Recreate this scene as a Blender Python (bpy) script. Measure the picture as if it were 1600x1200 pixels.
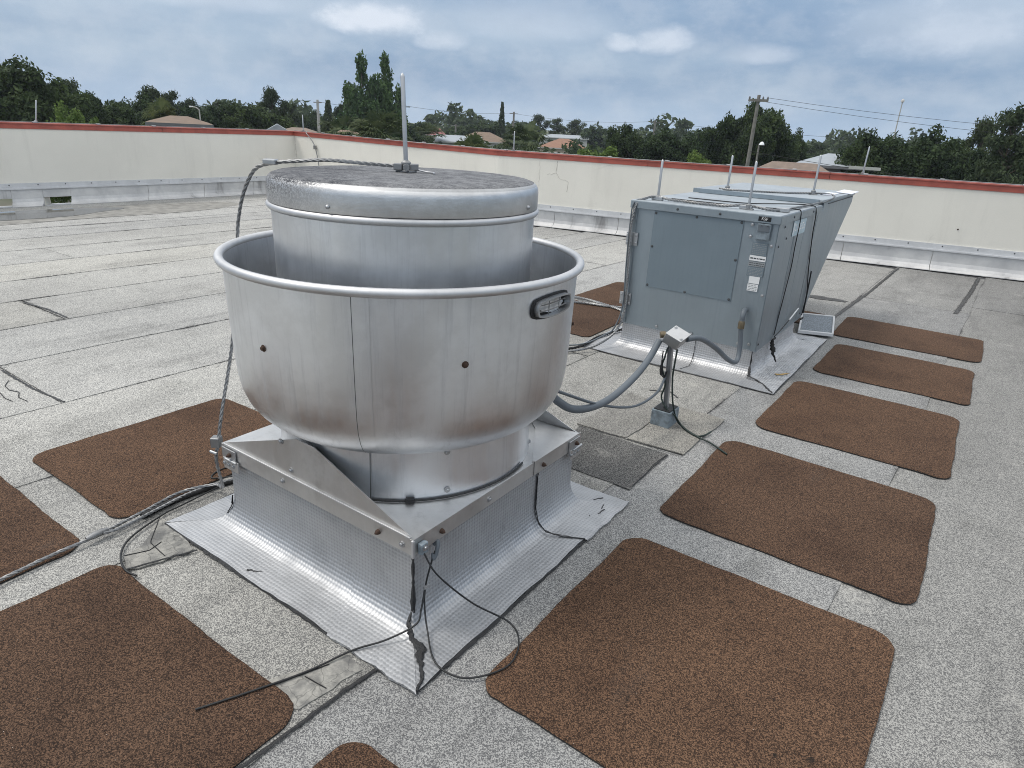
import bpy, bmesh, math, random
import numpy as np
from mathutils import Vector, Matrix, Quaternion
for o in list(bpy.data.objects): bpy.data.objects.remove(o)
SC = bpy.context.scene
COL = SC.collection
rad = math.radians
# ------------------------------------------------------------------ camera
cd = bpy.data.cameras.new('camera'); cam = bpy.data.objects.new('camera', cd); COL.objects.link(cam)
cd.sensor_width = 36.0; cd.lens = 36.0 * 1030 / 1600; cd.clip_end = 6000; cd.clip_start = 0.05
cam.matrix_world = Matrix(((0.81202681, -0.24844711, 0.52809704, 0),
                           (0.5815554, 0.26841018, -0.76795136, 0),
                           (0.04904867, 0.93071478, 0.36244202, 1.65), (0, 0, 0, 1)))
SC.camera = cam
# ------------------------------------------------------------------ sky and sun
SUN_EL, SUN_AZ = 58.0, 212.0       # azimuth measured from +X towards +Y
world = bpy.data.worlds.new('World'); SC.world = world; world.use_nodes = True
SKY_GAIN = 1.0
def build_world():
    nt = world.node_tree; N = nt.nodes; L = nt.links
    for n in list(N): N.remove(n)
    out = N.new('ShaderNodeOutputWorld'); bg = N.new('ShaderNodeBackground')
    bg.inputs['Strength'].default_value = 0.1
    L.new(bg.outputs[0], out.inputs[0])
    sky = N.new('ShaderNodeTexSky'); sky.sky_type = 'NISHITA'; sky.sun_disc = False
    sky.sun_elevation = rad(SUN_EL); sky.sun_rotation = rad(90 - SUN_AZ)
    sky.dust_density = 3.0; sky.air_density = 1.2
    tc = N.new('ShaderNodeTexCoord'); sep = N.new('ShaderNodeSeparateXYZ'); L.new(tc.outputs['Generated'], sep.inputs[0])
    def M(op, a, b=None, c=None, clamp=False):
        m = N.new('ShaderNodeMath'); m.operation = op; m.use_clamp = clamp
        for i, v in enumerate((a, b, c)):
            if v is None: continue
            if isinstance(v, (int, float)): m.inputs[i].default_value = v
            else: L.new(v, m.inputs[i])
        return m.outputs[0]
    def mix(f, a, b):
        m = N.new('ShaderNodeMix'); m.data_type = 'RGBA'
        for i, v in ((0, f), (6, a), (7, b)):
            if isinstance(v, (int, float)): m.inputs[i].default_value = v
            elif isinstance(v, tuple): m.inputs[i].default_value = (*v, 1)
            else: L.new(v, m.inputs[i])
        return m.outputs[2]
    def noise(vec, scale, detail=5, rough=0.55):
        n = N.new('ShaderNodeTexNoise'); n.inputs['Scale'].default_value = scale
        n.inputs['Detail'].default_value = detail; n.inputs['Roughness'].default_value = rough
        L.new(vec, n.inputs['Vector']); return n.outputs['Fac']
    def ramp(v, lo, hi):
        m = N.new('ShaderNodeMapRange'); m.interpolation_type = 'SMOOTHSTEP'
        m.inputs[1].default_value = lo; m.inputs[2].default_value = hi; L.new(v, m.inputs[0]); return m.outputs[0]
    z = sep.outputs['Z']
    el = M('MULTIPLY', M('ARCSINE', z), 180 / math.pi)
    az = M('MULTIPLY', M('ARCTAN2', sep.outputs['Y'], sep.outputs['X']), 180 / math.pi)
    # flat cloud deck seen in perspective: project the view ray on a plane overhead
    den = M('ADD', M('MAXIMUM', z, 0.0), 0.07)
    cmb = N.new('ShaderNodeCombineXYZ')
    L.new(M('DIVIDE', sep.outputs['X'], den), cmb.inputs[0]); L.new(M('DIVIDE', sep.outputs['Y'], den), cmb.inputs[1])
    n1 = noise(cmb.outputs[0], 0.22, 5, 0.5)
    sc = N.new('ShaderNodeMapping'); sc.inputs['Scale'].default_value = (1, 1, 3.2); L.new(tc.outputs['Generated'], sc.inputs[0])
    n2 = noise(sc.outputs[0], 3.1, 6, 0.6)
    sc3 = N.new('ShaderNodeMapping'); sc3.inputs['Scale'].default_value = (1, 1, 1.7); L.new(tc.outputs['Generated'], sc3.inputs[0])
    n3 = noise(sc3.outputs[0], 17.0, 8, 0.6)
    # grey-blue deck: darker bellies and paler breaks; brighter overhead as under any thin overcast
    dk = (2.35, 3.5, 5.25); lt = (4.1, 5.2, 6.6)
    deck = mix(ramp(M('ADD', M('MULTIPLY', n1, 0.55), M('MULTIPLY', n2, 0.45)), 0.38, 0.64), dk, lt)
    hz = mix(ramp(el, 0.0, 4.5), (4.2, 5.5, 7.2), deck)
    hz = mix(ramp(n3, 0.35, 0.7), hz, mix(0.20, hz, (8, 8.3, 8.8)))
    zen = M('ADD', 1.0, M('MULTIPLY', ramp(z, 0.12, 0.75), 1.42))
    hz = mix(ramp(z, 0.15, 0.6), hz, mix(0.8, hz, (5.75, 5.6, 5.3)))   # thinner, whiter cloud overhead
    v = N.new('ShaderNodeVectorMath'); v.operation = 'SCALE'; L.new(hz, v.inputs[0]); L.new(zen, v.inputs['Scale'])
    col = mix(0.88, sky.outputs[0], v.outputs[0])
    # a few cumulus heads
    for (a, e, wa, we, amt) in ((136.3, 7.0, 4.8, 1.35, 0.85), (131.3, 5.9, 1.9, 0.9, 0.55), (114.2, 6.5, 2.3, 1.0, 0.65),
                                (117.6, 6.3, 1.3, 0.7, 0.6), (107.4, 5.8, 2.4, 0.75, 0.42), (95.0, 7.4, 6.5, 2.2, 0.5),
                                (148.5, 7.4, 8.0, 1.0, 0.35), (124.5, 7.4, 6.0, 1.6, 0.30)):
        da = M('DIVIDE', M('SUBTRACT', az, a), wa); de = M('DIVIDE', M('SUBTRACT', el, e), we)
        de = M('MULTIPLY', de, M('ADD', 1.25, M('MULTIPLY', M('SIGN', de), -0.25)))
        r2 = M('ADD', M('MULTIPLY', da, da), M('MULTIPLY', de, de))
        r2 = M('ADD', r2, M('MULTIPLY', M('SUBTRACT', n3, 0.5), 5.0))
        r2 = M('ADD', r2, M('MULTIPLY', M('SUBTRACT', n2, 0.5), 1.5))
        mk = M('MULTIPLY', ramp(r2, 1.6, -0.5), amt * 0.9)
        col = mix(mk, col, (7.6, 8.1, 8.9))
    v = N.new('ShaderNodeVectorMath'); v.operation = 'SCALE'; L.new(col, v.inputs[0]); v.inputs['Scale'].default_value = SKY_GAIN
    L.new(v.outputs[0], bg.inputs[0])
build_world()
sd = bpy.data.lights.new('sun', 'SUN'); sun = bpy.data.objects.new('sun', sd); COL.objects.link(sun)
sd.energy = 1.5; sd.angle = rad(14); sd.color = (1.0, 0.95, 0.88)
sdir = Vector((math.cos(rad(SUN_EL)) * math.cos(rad(SUN_AZ)), math.cos(rad(SUN_EL)) * math.sin(rad(SUN_AZ)), math.sin(rad(SUN_EL))))
sun.rotation_euler = sdir.to_track_quat('Z', 'Y').to_euler()
SC.render.engine = 'CYCLES'; cy = SC.cycles
cy.filter_width = 1.0; cy.use_denoising = True; cy.denoising_input_passes = 'RGB_ALBEDO_NORMAL'; cy.denoising_prefilter = 'NONE'; cy.max_bounces = 5; cy.diffuse_bounces = 2; cy.glossy_bounces = 3; cy.transmission_bounces = 2; cy.volume_bounces = 0; cy.transparent_max_bounces = 4
VS = SC.view_settings
VS.view_transform = 'Standard'; VS.look = 'None'; VS.gamma = 1.0; VS.use_curve_mapping = False; VS.exposure = 0.15

# ------------------------------------------------------------------ materials
class NT:
    def __init__(s, name):
        s.m = bpy.data.materials.new(name); s.m.use_nodes = True; s.t = s.m.node_tree; s.N = s.t.nodes; s.L = s.t.links
        s.b = s.N['Principled BSDF']; s.out = s.N['Material Output']
        s.tc = None
    def co(s, kind='Object'):
        if not s.tc: s.tc = s.N.new('ShaderNodeTexCoord')
        return s.tc.outputs[kind]
    def pos(s): return s.N.new('ShaderNodeNewGeometry').outputs['Position']
    def map(s, vec, scale=(1, 1, 1), loc=(0, 0, 0)):
        m = s.N.new('ShaderNodeMapping'); m.inputs['Scale'].default_value = scale; m.inputs['Location'].default_value = loc
        s.L.new(vec, m.inputs[0]); return m.outputs[0]
    def noise(s, vec, scale, detail=3, rough=0.5, dist=0):
        n = s.N.new('ShaderNodeTexNoise'); n.inputs['Scale'].default_value = scale; n.inputs['Detail'].default_value = detail
        n.inputs['Roughness'].default_value = rough; n.inputs['Distortion'].default_value = dist
        s.L.new(vec, n.inputs['Vector']); return n.outputs['Fac']
    def vor(s, vec, scale, feature='F1', out='Distance'):
        n = s.N.new('ShaderNodeTexVoronoi'); n.feature = feature; n.inputs['Scale'].default_value = scale
        s.L.new(vec, n.inputs['Vector']); return n.outputs[out]
    def M(s, op, a, b=None, c=None, clamp=False):
        m = s.N.new('ShaderNodeMath'); m.operation = op; m.use_clamp = clamp
        for i, v in enumerate((a, b, c)):
            if v is None: continue
            if isinstance(v, (int, float)): m.inputs[i].default_value = v
            else: s.L.new(v, m.inputs[i])
        return m.outputs[0]
    def ramp(s, v, lo, hi, a=0.0, b=1.0):
        m = s.N.new('ShaderNodeMapRange'); m.interpolation_type = 'SMOOTHSTEP'
        for i, q in ((1, lo), (2, hi), (3, a), (4, b)): m.inputs[i].default_value = q
        s.L.new(v, m.inputs[0]); return m.outputs[0]
    def mix(s, f, a, b, blend='MIX'):
        m = s.N.new('ShaderNodeMix'); m.data_type = 'RGBA'; m.blend_type = blend
        for i, v in ((0, f), (6, a), (7, b)):
            if isinstance(v, (int, float)): m.inputs[i].default_value = v
            elif isinstance(v, tuple): m.inputs[i].default_value = (*v, 1)
            else: s.L.new(v, m.inputs[i])
        return m.outputs[2]
    def set(s, **k):
        names = dict(color='Base Color', rough='Roughness', metal='Metallic', spec='Specular IOR Level', normal='Normal', alpha='Alpha', aniso='Anisotropic')
        for q, v in k.items():
            i = s.b.inputs[names[q]]
            if isinstance(v, (int, float)): i.default_value = v
            elif isinstance(v, tuple): i.default_value = (*v, 1)
            else: s.L.new(v, i)
        return s
    def bump(s, h, strength=0.3, dist=0.01, normal=None):
        b = s.N.new('ShaderNodeBump'); b.inputs['Strength'].default_value = strength; b.inputs['Distance'].default_value = dist
        s.L.new(h, b.inputs['Height'])
        if normal is not None: s.L.new(normal, b.inputs['Normal'])
        return b.outputs[0]
    def sep(s, vec):
        n = s.N.new('ShaderNodeSeparateXYZ'); s.L.new(vec, n.inputs[0]); return n.outputs
    def attr(s, name):
        a = s.N.new('ShaderNodeAttribute'); a.attribute_name = name; return a.outputs['Fac']
    def rnd(s): return s.N.new('ShaderNodeObjectInfo').outputs['Random']

MAT = {}
def simple(name, col, rough=0.5, metal=0.0, var=0.12, scale=9.0, bump=0.0):
    n = NT(name); p = n.co('Object')
    f = n.noise(p, scale, 4, 0.6)
    c = n.mix(n.ramp(f, 0.3, 0.7), tuple(v * (1 - var) for v in col), tuple(min(1, v * (1 + var)) for v in col))
    n.set(color=c, rough=n.ramp(f, 0.2, 0.8, max(0.05, rough - 0.08), min(1, rough + 0.08)), metal=metal)
    if bump: n.set(normal=n.bump(n.noise(p, scale * 8, 3), bump, 0.005))
    MAT[name] = n.m; return n.m

fineh = [None]
def granules(name, light, dark, gap, specks=1.0, lo=0.30, hi=0.98):
    n = NT(name); p = n.pos()
    # individual mineral granules, three to five millimetres each
    v = n.N.new('ShaderNodeTexVoronoi'); v.inputs['Scale'].default_value = 330; n.L.new(p, v.inputs['Vector'])
    gr = n.sep(v.outputs['Color'])[0]
    fine = n.noise(p, 210, 1, 0.5); fineh[0] = fine
    g = n.M('ADD', n.M('MULTIPLY', gr, 0.85), n.M('MULTIPLY', fine, 0.35))
    c = n.mix(n.ramp(g, lo, hi), dark, light)
    lost = n.noise(p, 240, 2, 0.6)
    wear = n.noise(p, 1.1, 5, 0.62)
    bald = n.ramp(n.M('ADD', lost, n.M('MULTIPLY', n.M('SUBTRACT', wear, 0.5), 0.45)), 0.60, 0.78)
    c = n.mix(n.M('MULTIPLY', bald, 0.7), c, gap)
    return n, p, c, g, wear
def roof_sheet(name, light, dark, gap, tint):
    n, p, c, g, wear = granules(name, light, dark, gap)
    big = n.noise(n.map(p, (0.35, 0.16, 1)), 1.0, 5, 0.6)
    xyz = n.sep(p)
    # sheet colour darkens towards the right of the roof, the transition broken by broad noise
    right_tone = n.ramp(n.M('ADD', xyz[0], n.M('MULTIPLY', big, 2.2)), -3.6, 2.2)
    c = n.mix(n.M('MULTIPLY', right_tone, 0.66), c, n.mix(1.0, c, (0.34, 0.34, 0.35), 'MULTIPLY'))
    c = n.mix(n.ramp(big, 0.42, 0.70, 0.0, 0.5), c, n.mix(1.0, c, (0.55, 0.55, 0.56), 'MULTIPLY'))
    flow = n.noise(n.map(p, (2.4, 0.35, 1)), 1.0, 5, 0.7)
    c = n.mix(n.ramp(flow, 0.50, 0.70, 0.0, 0.42), c, n.mix(1.0, c, (0.42, 0.42, 0.43), 'MULTIPLY'))
    med = n.noise(p, 3.3, 5, 0.68)
    c = n.mix(n.ramp(med, 0.50, 0.70, 0.0, 0.42), c, n.mix(1.0, c, (0.55, 0.55, 0.54), 'MULTIPLY'))
    c = n.mix(n.ramp(med, 0.25, 0.42, 0.25, 0.0), c, (0.62, 0.60, 0.55))
    c = n.mix(1.0, c, n.mix(n.rnd(), tint[0], tint[1]), 'MULTIPLY')
    # bitumen bleed-out along laps
    s = n.attr('seam')
    jag = n.noise(p, 34, 4, 0.7)
    slow = n.noise(p, 1.6, 3, 0.6)
    s2 = n.M('ADD', n.M('MULTIPLY', n.M('SUBTRACT', jag, 0.5), 1.7), n.M('MULTIPLY', n.M('SUBTRACT', slow, 0.5), 2.2))
    bleed = n.M('MULTIPLY', n.ramp(n.M('ADD', s, s2), 0.85, 1.5), n.ramp(s, 0.1, 0.8))
    c = n.mix(n.M('MULTIPLY', bleed, 0.8), c, (0.035, 0.035, 0.037))
    n.set(color=c, rough=0.9, spec=0.25, normal=n.bump(fineh[0], 0.3, 0.003))
    MAT[name] = n.m
roof_sheet('cap_sheet', (0.645, 0.637, 0.60), (0.19, 0.19, 0.19), (0.04, 0.04, 0.042), ((0.92, 0.93, 0.95), (1.0, 0.99, 0.96)))
roof_sheet('patch_sheet', (0.56, 0.545, 0.505), (0.17, 0.17, 0.165), (0.04, 0.04, 0.045), ((0.86, 0.86, 0.86), (1.0, 0.98, 0.94)))
roof_sheet('patch_dark', (0.30, 0.295, 0.28), (0.045, 0.045, 0.046), (0.03, 0.03, 0.03), ((0.9, 0.9, 0.9), (1.0, 1.0, 1.0)))
def pad_mat():
    n, p, c, g, wear = granules('pad', (0.205, 0.125, 0.078), (0.028, 0.018, 0.013), (0.010, 0.008, 0.007), 0.2, 0.25, 1.30)
    med = n.noise(p, 2.4, 5, 0.6)
    c = n.mix(n.ramp(med, 0.42, 0.72, 0.0, 0.55), c, n.mix(1.0, c, (0.5, 0.48, 0.5), 'MULTIPLY'))
    c = n.mix(1.0, c, n.mix(n.rnd(), (0.88, 0.86, 0.88), (1.12, 1.06, 1.02)), 'MULTIPLY')
    sc_ = n.noise(n.map(p, (3.0, 0.8, 1)), 1.3, 5, 0.7)
    c = n.mix(n.ramp(sc_, 0.58, 0.78, 0.0, 0.22), c, (0.10, 0.088, 0.078))
    dp = n.noise(p, 19, 3, 0.6); c = n.mix(n.ramp(dp, 0.68, 0.76, 0.0, 0.8), c, (0.012, 0.011, 0.010))
    wh = n.vor(p, 26, 'F1'); c = n.mix(n.ramp(wh, 0.035, 0.02), c, (0.5, 0.44, 0.38))
    n.set(color=c, rough=0.92, spec=0.2, normal=n.bump(fineh[0], 0.4, 0.003)); MAT['pad'] = n.m
pad_mat()
simple('bitumen', (0.022, 0.022, 0.024), 0.55, 0, 0.35, 30, 0.5)
simple('tar', (0.014, 0.014, 0.015), 0.38, 0, 0.3, 60, 0.5)
def coating_mat():
    n = NT('coating'); p = n.pos(); f = n.noise(p, 22, 6, 0.75); q = n.noise(p, 7, 4, 0.6)
    c = n.mix(n.ramp(f, 0.35, 0.65), (0.19, 0.187, 0.175), (0.34, 0.33, 0.30))
    c = n.mix(n.ramp(q, 0.5, 0.66, 0, 0.75), c, (0.10, 0.10, 0.10))
    k = n.vor(n.mix(0.05, p, n.N.new('ShaderNodeTexNoise').outputs['Color']), 16, 'DISTANCE_TO_EDGE'); c = n.mix(n.ramp(k, 0.03, 0.008, 0, 0.45), c, (0.04, 0.04, 0.04))
    n.set(color=c, rough=0.85, normal=n.bump(n.noise(p, 140, 3), 0.5, 0.004)); MAT['coating'] = n.m
coating_mat()

def metal(name, col, r0, r1, streak=0.0, dirt=0.0, met=1.0, spots=0.0, bump=0.10, mott=0.86, dirtcol=(0.12, 0.115, 0.105)):
    n = NT(name); p = n.co('Object')
    a = n.noise(n.map(p, (22, 22, 1.1)), 1.6, 6, 0.7)
    b = n.noise(p, 3.0, 5, 0.6)
    f = n.noise(p, 160, 2, 0.5)
    c = n.mix(n.ramp(n.M('ADD', n.M('MULTIPLY', b, 0.6), n.M('MULTIPLY', n.noise(p, 14, 5, 0.7), 0.4)), 0.38, 0.62), tuple(v * mott for v in col), col)
    if streak: c = n.mix(n.ramp(a, 0.5, 0.74, 0.0, streak), c, tuple(v * 0.5 for v in col))
    if dirt: c = n.mix(n.ramp(n.noise(p, 7, 6, 0.7), 0.52, 0.72, 0.0, dirt), c, dirtcol)
    if spots:
        sp = n.vor(p, 55, 'F1'); c = n.mix(n.ramp(sp, 0.13, 0.06, 0.0, spots), c, (0.8, 0.8, 0.78))
    spin = n.noise(n.map(p, (1.5, 1.5, 240)), 1.0, 2, 0.6)
    r = n.M('ADD', n.ramp(n.M('ADD', n.M('MULTIPLY', a, 0.5), n.M('MULTIPLY', b, 0.5)), 0.35, 0.65, r0, r1), n.M('MULTIPLY', n.M('ADD', f, spin), 0.05))
    n.set(color=c, rough=r, metal=met, normal=n.bump(n.M('ADD', n.noise(p, 5, 2), n.M('MULTIPLY', spin, 0.035)), bump, 0.01))
    MAT[name] = n.m; return n
metal('aluminium', (0.80, 0.82, 0.845), 0.27, 0.40, 0.34, 0.05, spots=0.20)
metal('aluminium_bright', (0.66, 0.665, 0.675), 0.46, 0.58, 0.10, 0.10)
metal('aluminium_plate', (0.66, 0.66, 0.655), 0.36, 0.5, 0.05, 0.3)
metal('galvanised', (0.50, 0.51, 0.52), 0.35, 0.5, 0.0, 0.15)
metal('cable_metal', (0.33, 0.335, 0.34), 0.42, 0.6, 0.0, 0.45)
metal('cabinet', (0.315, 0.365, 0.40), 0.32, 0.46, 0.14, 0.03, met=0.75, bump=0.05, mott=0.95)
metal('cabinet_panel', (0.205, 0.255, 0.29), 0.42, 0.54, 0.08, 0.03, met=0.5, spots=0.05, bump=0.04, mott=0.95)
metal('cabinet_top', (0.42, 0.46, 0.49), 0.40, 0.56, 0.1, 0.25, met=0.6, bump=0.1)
metal('conduit_grey', (0.115, 0.135, 0.155), 0.42, 0.55, 0.0, 0.1, met=0.0)
metal('counter_flashing', (0.66, 0.67, 0.68), 0.45, 0.6, 0.0, 0.12, met=0.1)
def lid_mat():
    n = NT('lid_top'); p = n.co('Object'); o = n.sep(p)
    nrm = n.sep(n.N.new('ShaderNodeNewGeometry').outputs['True Normal'])
    st = n.noise(n.map(p, (26, 26, 60)), 1.0, 5, 0.7)
    pt = n.noise(p, 150, 3, 0.75)
    gr = n.noise(p, 6, 5, 0.7)
    # black mildew film lies on the flat top and thins out over the rounded edge; heavier on the left flank
    flat = n.ramp(nrm[2], 0.62, 0.97)
    flank = n.ramp(n.M('ADD', n.M('MULTIPLY', o[0], -0.75), n.M('MULTIPLY', o[1], -0.66)), 0.12, 0.46, 0.0, 1.0)
    d = n.M('ADD', n.M('MULTIPLY', flat, 0.92), n.M('MULTIPLY', flank, n.M('MULTIPLY', n.ramp(o[2], 0.97, 1.07, 0.25, 1.0), n.ramp(pt, 0.66, 0.44))), clamp=True)
    sp = n.ramp(n.M('ADD', n.M('MULTIPLY', st, 0.5), n.M('MULTIPLY', pt, 0.5)), 0.62, 0.36)
    d = n.M('MULTIPLY', d, n.M('ADD', 0.72, n.M('MULTIPLY', sp, 0.28)))
    base = n.mix(n.ramp(gr, 0.3, 0.7), (0.52, 0.52, 0.52), (0.66, 0.665, 0.67))
    c = n.mix(d, base, (0.040, 0.043, 0.053))
    n.set(color=c, metal=n.M('SUBTRACT', 1.0, d, clamp=True), spec=n.ramp(d, 0.3, 0.9, 0.5, 0.12), rough=n.ramp(d, 0, 1, 0.38, 0.8),
          normal=n.bump(n.M('ADD', st, n.M('MULTIPLY', pt, 0.3)), 0.25, 0.004))
    MAT['lid_top'] = n.m
lid_mat()
def foil(name, pitch, strength, col, crumple=0.0, dirt=0.2):
    n = NT(name); uv = n.sep(n.co('UV')); p = n.pos()
    k = 2 * math.pi / pitch
    su = n.M('SINE', n.M('MULTIPLY', uv[0], k)); sv = n.M('SINE', n.M('MULTIPLY', uv[1], k))
    h = n.M('ADD', n.M('MULTIPLY', su, 0.7), n.M('MULTIPLY', sv, 0.7))
    wr = n.noise(p, 11, 4, 0.6)
    walked = n.ramp(n.noise(p, 3.5, 4, 0.6), 0.45, 0.7)
    h2 = n.M('MULTIPLY', h, n.ramp(uv[1], 0.28, 0.38, 1.0, 0.42))
    nm = n.bump(h2, strength, 0.0013)
    nm = n.bump(wr, 0.16 + crumple, 0.02 + 0.03 * crumple, nm)
    c = n.mix(n.ramp(n.noise(p, 5, 5, 0.65), 0.4, 0.75, 0, 0.6), col, tuple(v * 0.72 for v in col))
    c = n.mix(n.ramp(h, -1.2, 0.2, 0.28, 0.0), c, (0.16, 0.165, 0.17))
    c = n.mix(n.ramp(n.noise(p, 9, 6, 0.75), 0.58, 0.72, 0.0, dirt), c, (0.07, 0.07, 0.07))
    n.set(color=c, metal=0.86, rough=n.ramp(walked, 0, 1, 0.52, 0.64), normal=nm)
    MAT[name] = n.m
foil('foil', 0.0155, 0.5, (0.47, 0.48, 0.495))
foil('foil_fine', 0.018, 0.45, (0.51, 0.515, 0.525), 0.15, 0.12)
foil('foil_crumpled', 0.018, 0.6, (0.55, 0.555, 0.565), 0.6, 0.12)
def wall_mat():
    n = NT('stucco'); p = n.pos()
    f = n.noise(p, 0.9, 6, 0.6); g = n.noise(n.map(p, (3, 3, 0.35)), 1.5, 5, 0.65)
    c = n.mix(n.ramp(f, 0.3, 0.7), (0.74, 0.715, 0.645), (0.79, 0.765, 0.69))
    c = n.mix(n.ramp(g, 0.5, 0.8, 0, 0.22), c, (0.46, 0.44, 0.39))
    # hairline cracks with a dark rim here and there
    cr = n.vor(n.map(p, (0.32, 0.32, 0.75)), 1.0, 'DISTANCE_TO_EDGE')
    cr = n.vor(n.mix(0.12, p, n.N.new('ShaderNodeTexNoise').outputs['Color']), 0.42, 'DISTANCE_TO_EDGE')
    k = n.M('MULTIPLY', n.ramp(cr, 0.006, 0.001), n.ramp(n.noise(p, 0.6, 3), 0.52, 0.60))
    c = n.mix(n.M('MULTIPLY', k, 0.12), c, (0.25, 0.22, 0.19))
    n.set(color=c, rough=0.85, spec=0.2, normal=n.bump(n.noise(p, 60, 4, 0.6), 0.25, 0.006)); MAT['stucco'] = n.m
wall_mat()
simple('coping_red', (0.37, 0.092, 0.066), 0.5, 0, 0.16, 4)
def base_flash():
    n = NT('base_flashing'); p = n.pos()
    f = n.noise(p, 2.2, 6, 0.65); z = n.sep(p)[2]
    c = n.mix(n.ramp(f, 0.3, 0.65), (0.66, 0.655, 0.64), (0.50, 0.50, 0.50))
    drip = n.noise(n.map(p, (2.2, 2.2, 0.5)), 1.0, 5, 0.7)
    c = n.mix(n.ramp(drip, 0.56, 0.72, 0, 0.7), c, (0.16, 0.155, 0.15))
    n.set(color=c, rough=0.6, metal=0.15, normal=n.bump(n.noise(p, 8, 3), 0.25, 0.02)); MAT['base_flashing'] = n.m
base_flash()
simple('crack_dirt', (0.44, 0.41, 0.36), 0.9, 0, 0.2, 20)
simple('cable_black', (0.012, 0.013, 0.014), 0.5, 0, 0.2, 20)
simple('cable_green', (0.010, 0.022, 0.018), 0.5, 0, 0.2, 20)
simple('rubber', (0.013, 0.013, 0.014), 0.6, 0, 0.2, 20)
simple('rust', (0.055, 0.030, 0.019), 0.8, 0.1, 0.4, 60)
simple('rust_stain', (0.42, 0.27, 0.09), 0.7, 0, 0.4, 30)
simple('dark_hole', (0.01, 0.01, 0.01), 0.9)
simple('label_white', (0.74, 0.75, 0.75), 0.5, 0, 0.04)
simple('label_silver', (0.30, 0.32, 0.33), 0.4, 0.3, 0.1)
simple('label_black', (0.008, 0.008, 0.009), 0.35, 0, 0.1)
simple('label_blue', (0.42, 0.54, 0.60), 0.45, 0, 0.06)
simple('print_dark', (0.06, 0.065, 0.07), 0.6)
simple('paper', (0.72, 0.74, 0.82), 0.5, 0, 0.05)
simple('pitch_pan', (0.20, 0.24, 0.27), 0.6, 0.3, 0.3, 30)
simple('brass', (0.16, 0.13, 0.085), 0.45, 0.6, 0.2, 30)
simple('mesh_dust', (0.20, 0.23, 0.26), 0.6, 0.2, 0.5, 90, 0.4)
simple('wood_pole', (0.19, 0.18, 0.165), 0.9, 0, 0.2, 3)
simple('concrete_pole', (0.42, 0.42, 0.40), 0.8, 0, 0.1, 2)
simple('bark', (0.085, 0.068, 0.052), 0.95, 0, 0.25, 3, 0.5)
simple('palm_trunk', (0.13, 0.11, 0.085), 0.95, 0, 0.25, 3, 0.4)
simple('house_white', (0.52, 0.51, 0.49), 0.8, 0, 0.05, 1)
simple('house_cream', (0.52, 0.46, 0.36), 0.8, 0, 0.06, 1)
simple('house_grey', (0.13, 0.135, 0.14), 0.8, 0, 0.1, 1)
simple('roof_tan', (0.185, 0.135, 0.10), 0.9, 0, 0.14, 2)
simple('roof_terracotta', (0.25, 0.14, 0.095), 0.9, 0, 0.12, 2)
simple('roof_grey', (0.29, 0.31, 0.325), 0.8, 0, 0.12, 2)
simple('roof_metal', (0.33, 0.36, 0.385), 0.5, 0.3, 0.08, 2)
simple('roof_brown', (0.20, 0.155, 0.125), 0.9, 0, 0.14, 2)
simple('roof_red', (0.24, 0.085, 0.085), 0.8, 0, 0.1, 2)
simple('glass_dark', (0.03, 0.035, 0.04), 0.12, 0, 0.1, 2)
simple('glass_pale', (0.8, 0.82, 0.82), 0.3, 0, 0.05, 2)
def leaf_mat(name, a, b, rough=0.75):
    n = NT(name); p = n.co('Object')
    f = n.noise(p, 0.9, 3, 0.6)
    c = n.mix(n.ramp(f, 0.34, 0.68), a, b)
    c = n.mix(1.0, c, n.mix(n.rnd(), (0.78, 0.82, 0.86), (1.14, 1.10, 0.98)), 'MULTIPLY')
    n.set(color=c, rough=rough, spec=0.18)
    tr = n.N.new('ShaderNodeBsdfTranslucent'); n.L.new(c, tr.inputs[0])
    ms = n.N.new('ShaderNodeMixShader'); ms.inputs[0].default_value = 0.28
    n.L.new(n.b.outputs[0], ms.inputs[1]); n.L.new(tr.outputs[0], ms.inputs[2]); n.L.new(ms.outputs[0], n.out.inputs[0])
    MAT[name] = n.m
leaf_mat('leaf_oak', (0.030, 0.050, 0.023), (0.068, 0.100, 0.038))
leaf_mat('leaf_pine', (0.036, 0.055, 0.028), (0.078, 0.105, 0.050))
leaf_mat('leaf_bright', (0.080, 0.130, 0.032), (0.150, 0.215, 0.060))
leaf_mat('leaf_palm', (0.060, 0.085, 0.036), (0.125, 0.150, 0.066))
leaf_mat('leaf_column', (0.050, 0.095, 0.036), (0.10, 0.165, 0.06))
leaf_mat('leaf_far', (0.044, 0.064, 0.036), (0.080, 0.110, 0.055))
def ground_mat():
    n = NT('lawn'); p = n.pos()
    f = n.noise(p, 0.03, 5, 0.6)
    c = n.mix(n.ramp(f, 0.4, 0.6), (0.055, 0.085, 0.030), (0.16, 0.15, 0.12))
    n.set(color=c, rough=0.95, normal=n.bump(n.noise(p, 2, 3), 0.4, 0.1)); MAT['lawn'] = n.m
ground_mat()
def water_mat():
    n = NT('puddle'); p = n.pos()
    n.set(color=(0.13, 0.13, 0.125), rough=0.03, spec=0.5, normal=n.bump(n.noise(p, 6, 2), 0.02, 0.01)); MAT['puddle'] = n.m
water_mat()
simple('wet_silt', (0.23, 0.225, 0.21), 0.6, 0, 0.3, 6, 0.2)

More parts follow.
